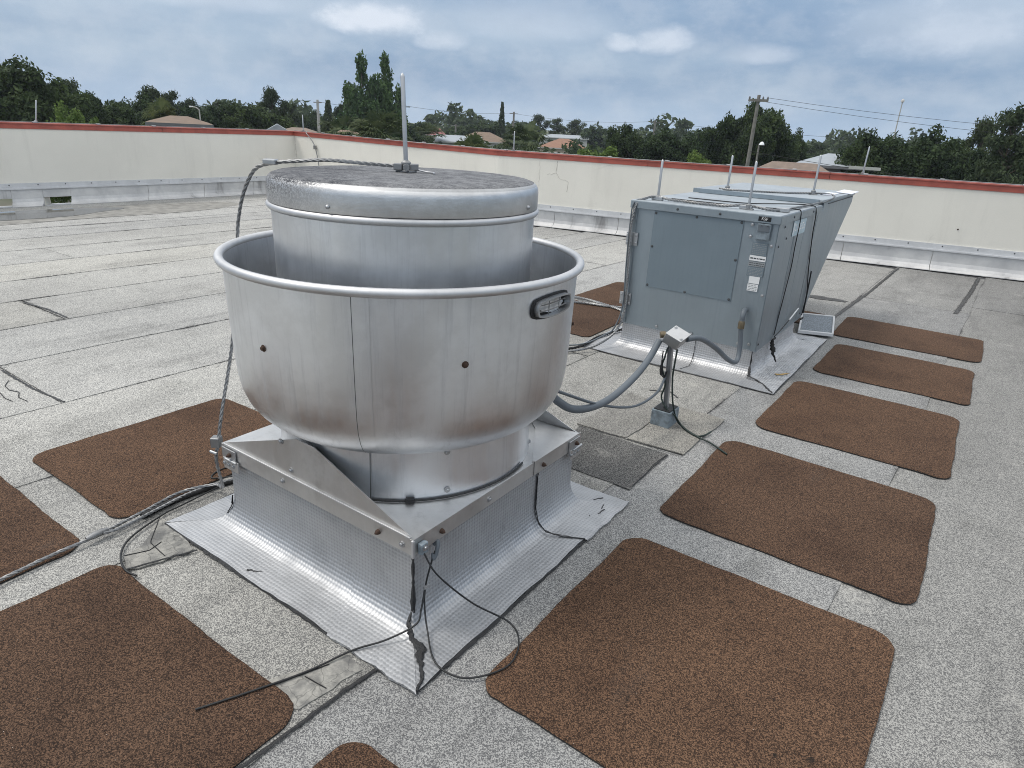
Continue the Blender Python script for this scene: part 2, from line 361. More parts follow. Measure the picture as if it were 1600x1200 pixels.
# ------------------------------------------------------------------ object helpers
ORG = {}
def thing(name, loc, label, cat, group=None):
    o = bpy.data.objects.new(name, None); COL.objects.link(o); o.location = loc; o.empty_display_size = 0.1
    tag(o, label, cat, group); ORG[o.name] = Vector(loc); return o
def tag(o, label=None, cat=None, group=None, kind=None):
    if label: o['label'] = label
    if cat: o['category'] = cat
    if group: o['group'] = group
    if kind: o['kind'] = kind
    return o
def org(parent): return ORG[parent.name] if parent else Vector((0, 0, 0))
def link(name, me, parent=None, origin=None):
    o = bpy.data.objects.new(name, me); COL.objects.link(o)
    if parent: o.parent = parent; ORG[o.name] = org(parent)
    return o
class MB:
    def __init__(s): s.v = []; s.f = []; s.uv = None
    def add(s, vs, fs):
        k = len(s.v); s.v += [tuple(q) for q in vs]; s.f += [tuple(i + k for i in q) for q in fs]; return s
    def box(s, x0, x1, y0, y1, z0, z1):
        return s.add([(x0, y0, z0), (x1, y0, z0), (x1, y1, z0), (x0, y1, z0), (x0, y0, z1), (x1, y0, z1), (x1, y1, z1), (x0, y1, z1)],
                     [(0, 3, 2, 1), (4, 5, 6, 7), (0, 1, 5, 4), (1, 2, 6, 5), (2, 3, 7, 6), (3, 0, 4, 7)])
    def obox(s, c, u, v, w):      # oriented box from centre and three half vectors
        c, u, v, w = map(Vector, (c, u, v, w))
        P = [c + a * u + b * v + d * w for d in (-1, 1) for a, b in ((-1, -1), (1, -1), (1, 1), (-1, 1))]
        F = [(0, 3, 2, 1), (4, 5, 6, 7), (0, 1, 5, 4), (1, 2, 6, 5), (2, 3, 7, 6), (3, 0, 4, 7)]
        if u.cross(v).dot(w) < 0: F = [tuple(reversed(f)) for f in F]
        return s.add(P, F)
    def prism(s, poly, z0, z1):   # counter-clockwise polygon
        n = len(poly)
        vs = [(p[0], p[1], z0) for p in poly] + [(p[0], p[1], z1) for p in poly]
        return s.add(vs, [tuple(range(n - 1, -1, -1)), tuple(range(n, 2 * n))] + [(i, (i + 1) % n, n + (i + 1) % n, n + i) for i in range(n)])
    def lathe(s, c, prof, n=96, close=False):
        vs = []; fs = []
        for r, z in prof:
            for i in range(n):
                a = 2 * math.pi * i / n; vs.append((c[0] + r * math.cos(a), c[1] + r * math.sin(a), z))
        m = len(prof)
        for j in range(m if close else m - 1):
            jj = (j + 1) % m
            for i in range(n):
                fs.append((j * n + i, j * n + (i + 1) % n, jj * n + (i + 1) % n, jj * n + i))
        return s.add(vs, fs)
    def tube(s, pts, r, n=8, cap=True):
        P = [Vector(p) for p in pts]; R = r if hasattr(r, '__len__') else [r] * len(P)
        vs = []; fs = []; fr = frames(P)
        for p, (t, u, w), q in zip(P, fr, R):
            for i in range(n):
                a = 2 * math.pi * i / n; vs.append(p + (u * math.cos(a) + w * math.sin(a)) * q)
        for j in range(len(P) - 1):
            for i in range(n):
                fs.append((j * n + i, j * n + (i + 1) % n, (j + 1) * n + (i + 1) % n, (j + 1) * n + i))
        if cap: fs += [tuple(range(n - 1, -1, -1)), tuple(range((len(P) - 1) * n, len(P) * n))]
        return s.add(vs, fs)
    def mesh(s, name, off=Vector((0, 0, 0)), smooth=None):
        me = bpy.data.meshes.new(name)
        me.from_pydata([(v[0] - off[0], v[1] - off[1], v[2] - off[2]) for v in s.v], [], s.f)
        if smooth is not None:
            me.polygons.foreach_set('use_smooth', [True] * len(me.polygons)); me.set_sharp_from_angle(angle=rad(smooth))
        me.update(); return me
    def build(s, name, mat, parent=None, smooth=None, bevel=0.0, origin=None):
        off = org(parent) if parent else Vector(origin or (0, 0, 0))
        me = s.mesh(name, off, smooth); me.materials.append(MAT[mat])
        o = link(name, me, parent)
        if not parent: o.location = off
        if bevel:
            b = o.modifiers.new('bevel', 'BEVEL'); b.width = bevel; b.segments = 2; b.limit_method = 'ANGLE'
        return o
def frames(P):
    n = len(P); T = []
    for i in range(n):
        d = P[min(i + 1, n - 1)] - P[max(i - 1, 0)]
        T.append(d.normalized() if d.length > 1e-9 else Vector((0, 0, 1)))
    up = Vector((0, 0, 1)) if abs(T[0].z) < 0.9 else Vector((1, 0, 0))
    u = (up - T[0] * up.dot(T[0])).normalized(); out = []
    for i in range(n):
        if i:
            q = T[i - 1].rotation_difference(T[i]); u = q @ u; u = (u - T[i] * u.dot(T[i])).normalized()
        out.append((T[i], u, T[i].cross(u)))
    return out
def spline(pts, n=8):
    P = [Vector(p) for p in pts]; out = []
    Q = [P[0] * 2 - P[1]] + P + [P[-1] * 2 - P[-2]]
    for i in range(1, len(Q) - 2):
        a, b, c, d = Q[i - 1], Q[i], Q[i + 1], Q[i + 2]
        for k in range(n):
            t = k / n
            out.append(0.5 * ((2 * b) + (c - a) * t + (2 * a - 5 * b + 4 * c - d) * t * t + (3 * b - a - 3 * c + d) * t ** 3))
    out.append(P[-1]); return out
def resample(P, step):
    P = [Vector(p) for p in P]; L = [0]
    for a, b in zip(P, P[1:]): L.append(L[-1] + (b - a).length)
    n = max(2, int(L[-1] / step)); out = []; j = 0
    for i in range(n + 1):
        s = L[-1] * i / n
        while j < len(P) - 2 and L[j + 1] < s: j += 1
        t = (s - L[j]) / max(1e-9, L[j + 1] - L[j]); out.append(P[j].lerp(P[j + 1], min(1, t)))
    return out
def rope(pts, r, strands=4, pitch=0.11, step=0.008, n=5):
    P = resample(spline(pts, 10), step); F = frames(P); mb = MB(); rs = r * 0.52
    for k in range(strands):
        Q = []; s = 0
        for i, (p, (t, u, w)) in enumerate(zip(P, F)):
            if i: s += (P[i] - P[i - 1]).length
            a = 2 * math.pi * (k / strands + s / pitch); Q.append(p + (u * math.cos(a) + w * math.sin(a)) * (r - rs))
        mb.tube(Q, rs, n)
    return mb
def place(name, me, parent, loc, nrm, spin=0.0):
    o = link(name, me, parent); o.location = Vector(loc) - org(parent)
    q = Vector(nrm).to_track_quat('Z', 'Y'); o.rotation_euler = (q @ Quaternion((0, 0, 1), spin)).to_euler(); return o
def screw_mesh(mat, r=0.007, h=0.006):
    mb = MB(); mb.lathe((0, 0), [(r * 1.7, -0.001), (r * 1.7, 0.0015), (r, 0.002), (r, h), (r * 0.7, h + 0.0015), (0.0004, h + 0.0015)], 10)
    me = mb.mesh('screw', smooth=35); me.materials.append(MAT[mat]); return me
SCREW = screw_mesh('galvanised'); SCREW_DARK = screw_mesh('rust', 0.007, 0.008); SCREW_BLACK = screw_mesh('print_dark', 0.006, 0.004)
def cone_mesh():
    mb = MB(); mb.lathe((0, 0), [(0.010, -0.001), (0.009, 0.006), (0.003, 0.016), (0.0004, 0.017)], 10)
    me = mb.mesh('screw', smooth=50); me.materials.append(MAT['rust']); return me
SCREW_CONE = cone_mesh()
rng = random.Random(7)

# ------------------------------------------------------------------ setting: ground, roof deck
g = MB().add([(-4000, -4000, -5.5), (4000, -4000, -5.5), (4000, 4000, -5.5), (-4000, 4000, -5.5)], [(0, 1, 2, 3)]).build('ground', 'lawn')
tag(g, kind='structure')
WALL = [(-13.35, -14.0), (-13.35, 10.15), (-7.60, 10.22), (0.6, 11.75), (9.0, 13.32)]
roof = MB().prism([(-13.35, -14), (9.0, -14), (9.0, 13.32), (0.6, 11.75), (-7.6, 10.22), (-13.35, 10.15)], -0.6, -0.014).build('roof', 'bitumen')
tag(roof, kind='structure'); ORG[roof.name] = Vector((0, 0, 0))
def wall_y(x):
    for (a, b), (c, d) in zip(WALL[1:], WALL[2:]):
        if a <= x <= c: return b + (d - b) * (x - a) / (c - a)
    return 13.0
XB = [-13.28, -12.55, -11.72, -10.92, -10.12, -9.30, -8.48, -7.67, -6.82, -5.96, -5.10, -4.16, -3.27, -2.36, -1.205, -0.11, 0.93, 1.87, 2.80, 3.7, 4.65, 5.6, 6.5, 7.4, 8.3, 9.0]
SLOPE = 0.03
CUTS = {8: [2.17, 9.4], 10: [1.42, 7.9], 12: [4.4], 13: [-1.0, 6.9], 14: [8.62], 15: [9.05], 16: [9.97, 3.2], 9: [5.6], 6: [6.2, -2], 5: [3.3], 7: [8.0], 11: [3.05, 9.0], 4: [7.0], 3: [2.0], 17: [6.4], 18: [2.2]}
def sheet(x0f, x1f, y0, y1, z0=-0.012, zl=-0.004, zr=0.0, name='cap_sheet', mat='cap_sheet', seed=0, ends=(1, 1)):
    r = random.Random(seed); n = max(3, int((y1 - y0) / 0.35)); ph = [r.uniform(0, 6.28) for _ in range(4)]
    def wob(y, k): return 0.008 * math.sin(1.7 * y) + 0.004 * math.sin(5.3 * y) + r.uniform(-0.0022, 0.0022)
    E = 0.07; vs = []; sm = []; fs = []
    rows = []
    ys = [y0, y0 + E] + [y0 + E + (y1 - y0 - 2 * E) * i / n for i in range(1, n)] + [y1 - E, y1]
    for j, y in enumerate(ys):
        a = x0f(y) + 0.0 + wob(y, 0); b = x1f(y) - 0.0 + wob(y, 0)
        e = 1.0 if j in (0, len(ys) - 1) else 0.0
        dy = r.uniform(-0.006, 0.006) if e else 0
        row = [(a, y + dy, z0, 1), (a, y + dy, zl, 1), (a + E, y + dy, zl, e), (b - E, y + dy, zr, e), (b, y + dy, zr, 1), (b, y + dy, z0, 1)]
        for q in row: vs.append(q[:3]); sm.append(q[3])
    m = 6
    for j in range(len(ys) - 1):
        for i in range(m - 1): fs.append((j * m + i, j * m + i + 1, (j + 1) * m + i + 1, (j + 1) * m + i))
    fs.append((5, 4, 3, 2, 1, 0)); k = (len(ys) - 1) * m; fs.append(tuple(k + i for i in range(6)))
    fs = [tuple(reversed(f)) for f in fs]
    mb = MB().add(vs, fs); o = mb.build(name, mat, roof)
    at = o.data.attributes.new('seam', 'FLOAT', 'POINT'); at.data.foreach_set('value', sm); return o
for i in range(len(XB) - 1):
    a, b = XB[i], XB[i + 1]
    fa = (lambda y, a=a, i=i: a + (SLOPE * (y - 3) if i > 0 else 0)); fb = (lambda y, b=b, i=i: b + (SLOPE * (y - 3) if i < len(XB) - 2 else 0))
    top = min(wall_y(a), wall_y(b), wall_y(fa(11))) - 0.10
    cs = sorted([-13.9] + CUTS.get(i, [rng.uniform(-6, -2)]) + [top])
    for k, (p, q) in enumerate(zip(cs, cs[1:])):
        if q - p > 0.2: sheet(fa, fb, p + 0.004, q - 0.004, seed=i * 7 + k)
# small repair sheets and coatings laid on the roof: parts of the roof
def patch(poly, z0, z1, name, mat, seed, jit=0.008, sub=0.09):
    r = random.Random(seed); P = []
    for (a, b), (c, d) in zip(poly, poly[1:] + poly[:1]):
        L = math.hypot(c - a, d - b); n = max(1, int(L / sub))
        for i in range(n): P.append((a + (c - a) * i / n + r.uniform(-jit, jit), b + (d - b) * i / n + r.uniform(-jit, jit)))
    o = MB().prism(P, z0, z1).build(name, mat, roof)
    n = len(P); at = o.data.attributes.new('seam', 'FLOAT', 'POINT'); at.data.foreach_set('value', [0.72] * n + [0.28] * n); return o
patch([(-1.72, 3.22), (-1.40, 3.24), (-1.40, 3.90), (-1.71, 3.90)], 0.001, 0.006, 'repair_sheet', 'patch_sheet', 3)
patch([(-1.39, 3.245), (-1.07, 3.26), (-1.045, 3.90), (-1.39, 3.905)], 0.001, 0.0065, 'repair_sheet', 'patch_sheet', 4)
patch([(-1.66, 2.70), (-1.13, 2.72), (-1.14, 3.215), (-1.69, 3.19)], 0.001, 0.0045, 'repair_sheet', 'patch_dark', 5)
patch([(-2.59, 1.145), (-2.45, 0.99), (-2.44, 0.92), (-2.35, 0.885), (-2.305, 1.00), (-2.27, 1.12)], 0.001, 0.006, 'repair_coating', 'coating', 6, 0.012, 0.04)
patch([(-1.50, 0.80), (-1.30, 0.88), (-1.285, 1.09), (-1.38, 1.12)], 0.001, 0.004, 'repair_coating', 'coating', 7, 0.014, 0.05)
patch([(-2.76, 0.30), (-2.44, 0.30), (-2.45, 0.49), (-2.62, 0.55)], 0.001, 0.004, 'repair_coating', 'coating', 8, 0.012, 0.05)
for k, (x, y, a, s) in enumerate(((-1.32, 8.15, 0.2, 0.15), (-4.62, 1.36, 0.5, 0.10), (-1.75, 4.15, 0.3, 0.12), (-1.13, 3.98, 0.9, 0.10), (-11.25, 5.35, 0.1, 0.10))):
    P = [(x + s * (1 + 0.25 * rng.uniform(-1, 1)) * math.cos(t) * 1.5, y + s * 0.6 * (1 + 0.3 * rng.uniform(-1, 1)) * math.sin(t)) for t in np.linspace(0, 2 * math.pi, 18)[:-1]]
    if k in (0,): MB().prism(P, 0.001, 0.004).build('tar_spot', 'tar', roof)
# crack lines filled with bitumen: jagged low ribbons
def ribbon(path, w, h, name, mat, parent, seed=0, sub=0.015):
    r = random.Random(seed); P = resample(path, sub); F = frames(P); mb = MB(); vs = []; fs = []
    W = w if hasattr(w, '__len__') else [w, w]
    for i, (p, (t, u, q)) in enumerate(zip(P, F)):
        k = i / max(1, len(P) - 1) * (len(W) - 1); j = min(int(k), len(W) - 2); ww = W[j] + (W[j + 1] - W[j]) * (k - j)
        side = Vector((-t.y, t.x, 0)); side = side.normalized() if side.length > 0.15 else q
        nor = t.cross(side); nor = nor if nor.z > 0 else -nor
        a = ww * r.uniform(0.6, 1.2) * 0.5; b = ww * r.uniform(0.6, 1.2) * 0.5; o = 0.12 * r.uniform(-1, 1) * ww
        vs += [p + side * (a + o), p + side * (a * 0.5 + o) + nor * h, p - side * (b * 0.5 - o) + nor * h, p - side * (b - o)]
    for i in range(len(P) - 1):
        for k in range(3): fs.append((i * 4 + k, i * 4 + k + 1, i * 4 + 5 + k, i * 4 + 4 + k))
    return mb.add(vs, fs).build(name, mat, parent)
for k, (path, w) in enumerate((
        ([(-1.245, 1.17, 0.002), (-1.265, 1.0, 0.002), (-1.27, 0.85, 0.002), (-1.285, 0.6, 0.002)], 0.014),
        ([(-2.60, 1.15, 0.007), (-2.45, 1.03, 0.007), (-2.32, 1.02, 0.007)], 0.004),
        ([(-2.44, 0.92, 0.007), (-2.40, 1.0, 0.007), (-2.42, 1.06, 0.007)], 0.004),
        ([(-2.35, 0.885, 0.007), (-2.26, 1.12, 0.007)], 0.010),
        ([(-1.40, 0.97, 0.005), (-1.31, 0.98, 0.005)], 0.004),
        ([(-1.45, 0.88, 0.005), (-1.38, 1.05, 0.005)], 0.004),
        ([(-5.02, 1.40, 0.002), (-4.55, 1.40, 0.002), (-4.2, 1.43, 0.002)], 0.016),
        ([(-4.80, 1.36, 0.001), (-4.72, 1.31, 0.001), (-4.62, 1.30, 0.001), (-4.55, 1.325, 0.001), (-4.46, 1.29, 0.001), (-4.36, 1.30, 0.001)], 0.006),
        ([(-4.62, 1.25, 0.001), (-4.5, 1.235, 0.001), (-4.42, 1.245, 0.001)], 0.006),
        ([(-6.74, 2.15, 0.002), (-6.4, 2.2, 0.002), (-6.02, 2.2, 0.002)], 0.022),
        ([(-1.06, 7.2, 0.002), (-0.98, 9.0, 0.002), (-0.93, 11.2, 0.002)], 0.035),
        ([(-0.06, 8.5, 0.002), (0.02, 10.0, 0.002), (0.07, 11.4, 0.002)], 0.05),
        ([(-1.63, 4.05, 0.002), (-1.5, 4.12, 0.002), (-1.42, 4.05, 0.002)], 0.012),
        ([(-1.7, 3.2, 0.004), (-1.4, 3.225, 0.004), (-1.06, 3.245, 0.004)], 0.007),
        ([(-1.13, 2.75, 0.003), (-1.135, 3.0, 0.003), (-1.13, 3.2, 0.003)], 0.008))):
    ribbon(path, w, 0.0025, 'crack', 'tar', roof, k)
# shallow water standing by the scuppers
def blobpoly(cx, cy, rx, ry, n=40, seed=1, j=0.18):
    r = random.Random(seed); ph = [r.uniform(0, 6.28) for _ in range(5)]; P = []
    for i in range(n):
        t = 2 * math.pi * i / n; k = 1 + j * sum(math.sin((q + 2) * t + ph[q]) / (q + 1.5) for q in range(4))
        P.append((cx + rx * k * math.cos(t), cy + ry * k * math.sin(t)))
    return P
o = MB().prism(blobpoly(-12.05, 5.0, 0.75, 2.6, 60, 5), 0.0005, 0.002).build('silt_stain', 'wet_silt', roof)
o = MB().prism(blobpoly(-12.28, 4.25, 0.48, 1.35, 60, 9, 0.12), 0.003, 0.006).build('puddle', 'puddle'); tag(o, kind='structure')

# ------------------------------------------------------------------ parapet walls
def off_pt(i, d, side):  # offset the wall polyline inwards by d (mitred)
    P = [Vector((*p, 0)) for p in WALL]
    def nrm(a, b):
        t = (b - a).normalized(); return Vector((t.y, -t.x, 0))
    if i == 0: n = nrm(P[0], P[1]); return P[0] + n * d
    if i == len(P) - 1: n = nrm(P[-2], P[-1]); return P[-1] + n * d
    n1, n2 = nrm(P[i - 1], P[i]), nrm(P[i], P[i + 1]); m = (n1 + n2).normalized(); return P[i] + m * (d / m.dot(n1))
TOPZ = [1.325, 1.325, 1.25, 1.245, 1.24]
def wall_run(i, j, zf0, zf1, d0, d1, name, mat, parent, t0=0.0, t1=1.0, bevel=0.0, gap=0.0):
    """box-like bar along wall segment i->j between fractions t0,t1; zf=(z at i, z at j), d0 inner, d1 outer offset"""
    a0, b0, a1, b1 = off_pt(i, d0, 0), off_pt(j, d0, 0), off_pt(i, d1, 0), off_pt(j, d1, 0)
    L = (b0 - a0).length; g0 = gap / L
    A0, B0, A1, B1 = a0.lerp(b0, t0 + g0), a0.lerp(b0, t1 - g0), a1.lerp(b1, t0 + g0), a1.lerp(b1, t1 - g0)
    z = lambda k, t: zf0[k] + (zf1[k] - zf0[k]) * t
    vs = [(*A0.xy, z(0, t0)), (*B0.xy, z(0, t1)), (*B1.xy, z(0, t1)), (*A1.xy, z(0, t0)), (*A0.xy, z(1, t0)), (*B0.xy, z(1, t1)), (*B1.xy, z(1, t1)), (*A1.xy, z(1, t0))]
    return MB().add(vs, [(0, 1, 2, 3), (7, 6, 5, 4), (4, 5, 1, 0), (5, 6, 2, 1), (6, 7, 3, 2), (7, 4, 0, 3)]).build(name, mat, parent, bevel=bevel)
def cant_piece(i, j, t0, t1, parent, seed, gap=0.004):
    """membrane base flashing: upright leg curving out on to the roof"""
    prof = [(0.004, 0.30), (0.012, 0.30), (0.016, 0.12), (0.03, 0.07), (0.06, 0.03), (0.11, 0.009), (0.112, -0.001), (0.004, -0.001)]
    r = random.Random(seed); vs = []; fs = []
    ends = []
    for d, z in prof:
        a, b = off_pt(i, d, 0), off_pt(j, d, 0); L = (b - a).length; g0 = gap / L
        ends.append((a.lerp(b, t0 + g0), a.lerp(b, t1 - g0), z))
    n = 6; m = len(prof)
    for k in range(n + 1):
        for q, (a, b, z) in enumerate(ends):
            p = a.lerp(b, k / n); w = (r.uniform(-0.004, 0.004) if 2 <= q <= 4 else 0); vs.append((p.x, p.y, z + w))
    for k in range(n):
        for q in range(m): fs.append((k * m + q, k * m + (q + 1) % m, (k + 1) * m + (q + 1) % m, (k + 1) * m + q))
    fs += [tuple(range(m)), tuple(reversed([n * m + q for q in range(m)]))]
    fs = [tuple(reversed(f)) for f in fs]
    MB().add(vs, fs).build('base_flashing', 'base_flashing', parent)
def parapet(segs, label, side):
    loc = (WALL[segs[0][0]][0], WALL[segs[0][0]][1], 0) if side == 'R' else (-13.35, 5.0, 0)
    t = thing('parapet_wall', loc, label, 'wall')
    for (i, j) in segs:
        L = (off_pt(j, 0, 0) - off_pt(i, 0, 0)).length
        z0, z1 = TOPZ[i], TOPZ[j]
        c0 = 0.095
        if i == 0:   # two scuppers cut through the foot of the wall
            holes = [((4.02 + 14) / 24.15, (4.43 + 14) / 24.15), ((4.90 + 14) / 24.15, (5.33 + 14) / 24.15)]
        else: holes = []
        wall_run(i, j, (0.13, z0 - c0), (0.13, z1 - c0), 0.0, -0.22, 'wall_face', 'stucco', t)
        s = 0.0
        for h in holes + [(1.0, 1.0)]:
            if h[0] - s > 0.001: wall_run(i, j, (-5.5, 0.13), (-5.5, 0.13), 0.0, -0.22, 'wall_foot', 'stucco', t, s, h[0])
            s = h[1]
        for h in holes:
            wall_run(i, j, (-5.5, -0.006), (-5.5, -0.006), 0.0, -0.22, 'scupper_sill', 'counter_flashing', t, *h)
        n = max(1, round(L / 3.0))
        for k in range(n):
            tt = (k / n, (k + 1) / n)
            wall_run(i, j, (z0 - 0.093, z0 - 0.018), (z1 - 0.093, z1 - 0.018), 0.012, -0.232, 'coping', 'coping_red', t, *tt, gap=0.003)
            wall_run(i, j, (z0 - 0.017, z0), (z1 - 0.017, z1), 0.026, -0.246, 'coping_cap', 'coping_red', t, *tt, gap=0.002)
            wall_run(i, j, (0.275, 0.295), (0.275, 0.295), 0.034, 0.0005, 'counter_flashing', 'counter_flashing', t, *tt, gap=0.002)
            wall_run(i, j, (0.2955, 0.375), (0.2955, 0.375), 0.016, 0.0005, 'counter_flashing', 'counter_flashing', t, *tt, gap=0.002)
        n = max(1, round(L / 1.15))
        cuts = [k / n for k in range(n + 1)]
        for h in holes: cuts = [c for c in cuts if not (h[0] - 0.012 < c < h[1] + 0.012)] + [h[0], h[1]]
        cuts.sort()
        for k, (p, q) in enumerate(zip(cuts, cuts[1:])):
            if any(abs(p - h[0]) < 1e-6 for h in holes):
                wall_run(i, j, (0.135, 0.30), (0.135, 0.30), 0.014, 0.0006, 'base_flashing', 'base_flashing', t, p, q)
            else: cant_piece(i, j, p, q, t, k + i * 50)
        a, b = off_pt(i, 0.016, 0), off_pt(j, 0.016, 0); n = int(L / 0.42); nn = off_pt(i, 0.1, 0) - off_pt(i, 0, 0)
        tn = (b - a).normalized(); nor = Vector((tn.y, -tn.x, 0))
        for k in range(n):
            p = a.lerp(b, (k + 0.5) / n)
            if p.y < -1 or p.x > 5: continue
            place('screw', SCREW_BLACK, t, (p.x, p.y, 0.345), nor)
    return t
parapet([(0, 1)], 'cream stucco parapet along the left side with red coping and two floor-level drain openings', 'L')
parapet([(1, 2), (2, 3), (3, 4)], 'long cream stucco parapet behind the fan and cabinet, red coping, running off right', 'R')
# hairline cracks in the stucco
LW, RW = [o_ for o_ in bpy.data.objects if o_.name.startswith('parapet_wall')]
def wall_crack(par, pts, r0, seed):
    r = random.Random(seed); P = resample(pts, 0.035); t = (Vector(pts[-1]) - Vector(pts[0])).normalized()
    P = [p + Vector((r.uniform(-1, 1), 0.0, r.uniform(-1, 1))) * 0.010 for p in P]
    MB().tube(P, [r0 * r.uniform(0.5, 1.2) for _ in P], 5).build('crack', 'crack_dirt', par)
wy = lambda x: wall_y(x) - 0.0005
wall_crack(RW, [(-13.33, wy(-13.33), 1.22), (-13.32, wy(-13.3), 1.0), (-13.30, wy(-13.3), 0.78)], 0.006, 1)
wall_crack(RW, [(-6.45, wy(-6.45), 1.14), (-6.47, wy(-6.47), 0.95), (-6.42, wy(-6.42), 0.86), (-6.22, wy(-6.22), 0.80), (-6.25, wy(-6.25), 0.62)], 0.003, 2)
wall_crack(RW, [(-6.47, wy(-6.47), 0.93), (-6.62, wy(-6.62), 0.90)], 0.003, 3)
wall_crack(RW, [(-6.78, wy(-6.78), 1.12), (-6.78, wy(-6.78), 0.70)], 0.0022, 4)
wall_crack(RW, [(0.47, wy(0.47), 1.14), (0.45, wy(0.45), 0.95), (0.50, wy(0.5), 0.85), (0.46, wy(0.46), 0.70), (0.53, wy(0.53), 0.42)], 0.0035, 5)
wall_crack(RW, [(0.48, wy(0.48), 0.86), (0.62, wy(0.62), 0.84)], 0.003, 6)
place('anchor_hole', SCREW_DARK, RW, (-0.35, wy(-0.35), 0.60), (0.18, -0.98, 0))
# conductor along the coping with clips, one per wall
def coping_cable(pts, label, name='lightning_conductor'):
    t = thing(name, pts[0], label, 'cable', 'conductors on the parapet coping')
    MB().tube(spline(pts, 3), 0.006, 6).build('conductor', 'cable_metal', t, 60)
    P = resample(pts, 0.95)
    for p in P[1:-1]:
        if p.y > -1 and p.x < 3:
            MB().box(p.x - 0.03, p.x + 0.03, p.y - 0.03, p.y + 0.03, p.z - 0.012, p.z + 0.012).build('clip', 'galvanised', t, bevel=0.004)
coping_cable([(-13.40, y, 1.337) for y in np.linspace(-8, 10.0, 14)], 'thin metal conductor clipped along the top of the left parapet')
rp = [off_pt(1, -0.05, 0), off_pt(2, -0.05, 0), off_pt(3, -0.05, 0), off_pt(4, -0.05, 0)]
coping_cable([(p.x, p.y, z + 0.012) for p, z in zip(rp, TOPZ[1:])], 'thin metal conductor clipped along the top of the long back parapet')
def rod_thing(base, h, lean, label, r=0.0085, foot=0.05, name='lightning_rod'):
    b = Vector(base); t = thing(name, base, label, 'lightning rod', 'lightning rods')
    top = b + Vector((lean[0], lean[1], h))
    tip = b.lerp(top, 0.965)
    MB().tube([b + Vector((0, 0, 0.02)), tip, tip.lerp(top, 0.6), top], [r, r, r * 0.6, r * 0.15], 10).build('rod', 'galvanised', t, 40)
    mb = MB(); mb.box(b.x - foot, b.x + foot, b.y - foot * 0.6, b.y + foot * 0.6, b.z, b.z + 0.008)
    mb.build('foot_plate', 'cable_metal', t, bevel=0.002)
    MB().lathe((b.x, b.y), [(0.0005, b.z + 0.008), (r * 2.2, b.z + 0.0085), (r * 2.2, b.z + 0.035), (r * 1.2, b.z + 0.042), (r * 1.05, b.z + 0.042)], 12).build('socket', 'cable_metal', t, 40)
    return t
rod_thing((-13.42, 5.03, 1.325), 0.36, (0.04, 0.05), 'bare metal rod on the left parapet coping near the left picture edge', 0.012)
rod_thing((-13.10, 10.22, 1.322), 0.36, (-0.02, 0.02), 'bare metal rod on the coping at the parapet corner', 0.011)
rod_thing((-7.33, 10.32, 1.25), 0.34, (0, 0), 'bare metal rod on the back coping above the right shoulder of the fan lid', 0.011)
rod_thing((-1.72, 11.40, 1.247), 0.40, (0.01, 0), 'bare metal rod on the back coping right of the sloped intake hood', 0.011)
c = thing('conductor_lead', (-12.6, 10.12, 1.3), 'slack metal conductor hanging down the cream wall beside the parapet corner', 'cable')
MB().tube(spline([(-12.95, 10.2, 1.335), (-12.78, 10.05, 1.30), (-12.62, 10.09, 1.12), (-12.56, 10.12, 0.9), (-12.5, 10.12, 0.6), (-12.48, 10.11, 0.38)], 6), 0.009, 6).build('lead', 'cable_metal', c, 60)
MB().box(-12.63, -12.57, 10.09, 10.145, 0.98, 1.06).build('clamp', 'cable_metal', c, bevel=0.006)

# ------------------------------------------------------------------ walkway pads
PADS = [(-0.95, 0.10, 1.27, 2.375, 'brown granule walkway pad, largest, nearest in the right row beside the fan'),
        (-0.94, 0.135, 2.61, 3.635, 'brown granule walkway pad, second from the front in the right row'),
        (-0.885, 0.165, 3.93, 5.005, 'brown granule walkway pad, third from the front in the right row'),
        (-0.845, 0.20, 5.32, 6.27, 'brown granule walkway pad, second from the back in the right row'),
        (-0.95, 0.23, 6.555, 7.43, 'brown granule walkway pad, farthest back in the right row'),
        (-3.60, -2.70, 1.02, 2.08, 'brown granule walkway pad behind the cable, left of the fan base'),
        (-3.62, -2.62, -0.2, 0.866, 'brown granule walkway pad at the left edge crossed by the thick cable'),
        (-2.44, -1.295, -0.25, 0.885, 'large brown granule walkway pad in the lower left corner under a black wire'),
        (-1.13, -0.05, -0.2, 0.925, 'brown granule walkway pad at the bottom edge, only its rounded corner showing'),
        (-3.42, -2.50, 5.99, 7.08, 'brown granule walkway pad behind the cabinet, the farther one left of it'),
        (-3.42, -2.56, 4.82, 5.90, 'brown granule walkway pad close by the left foot of the cabinet curb'),
        (-2.15, -1.13, 6.75, 7.32, 'brown granule walkway pad mostly hidden under the intake hood')]
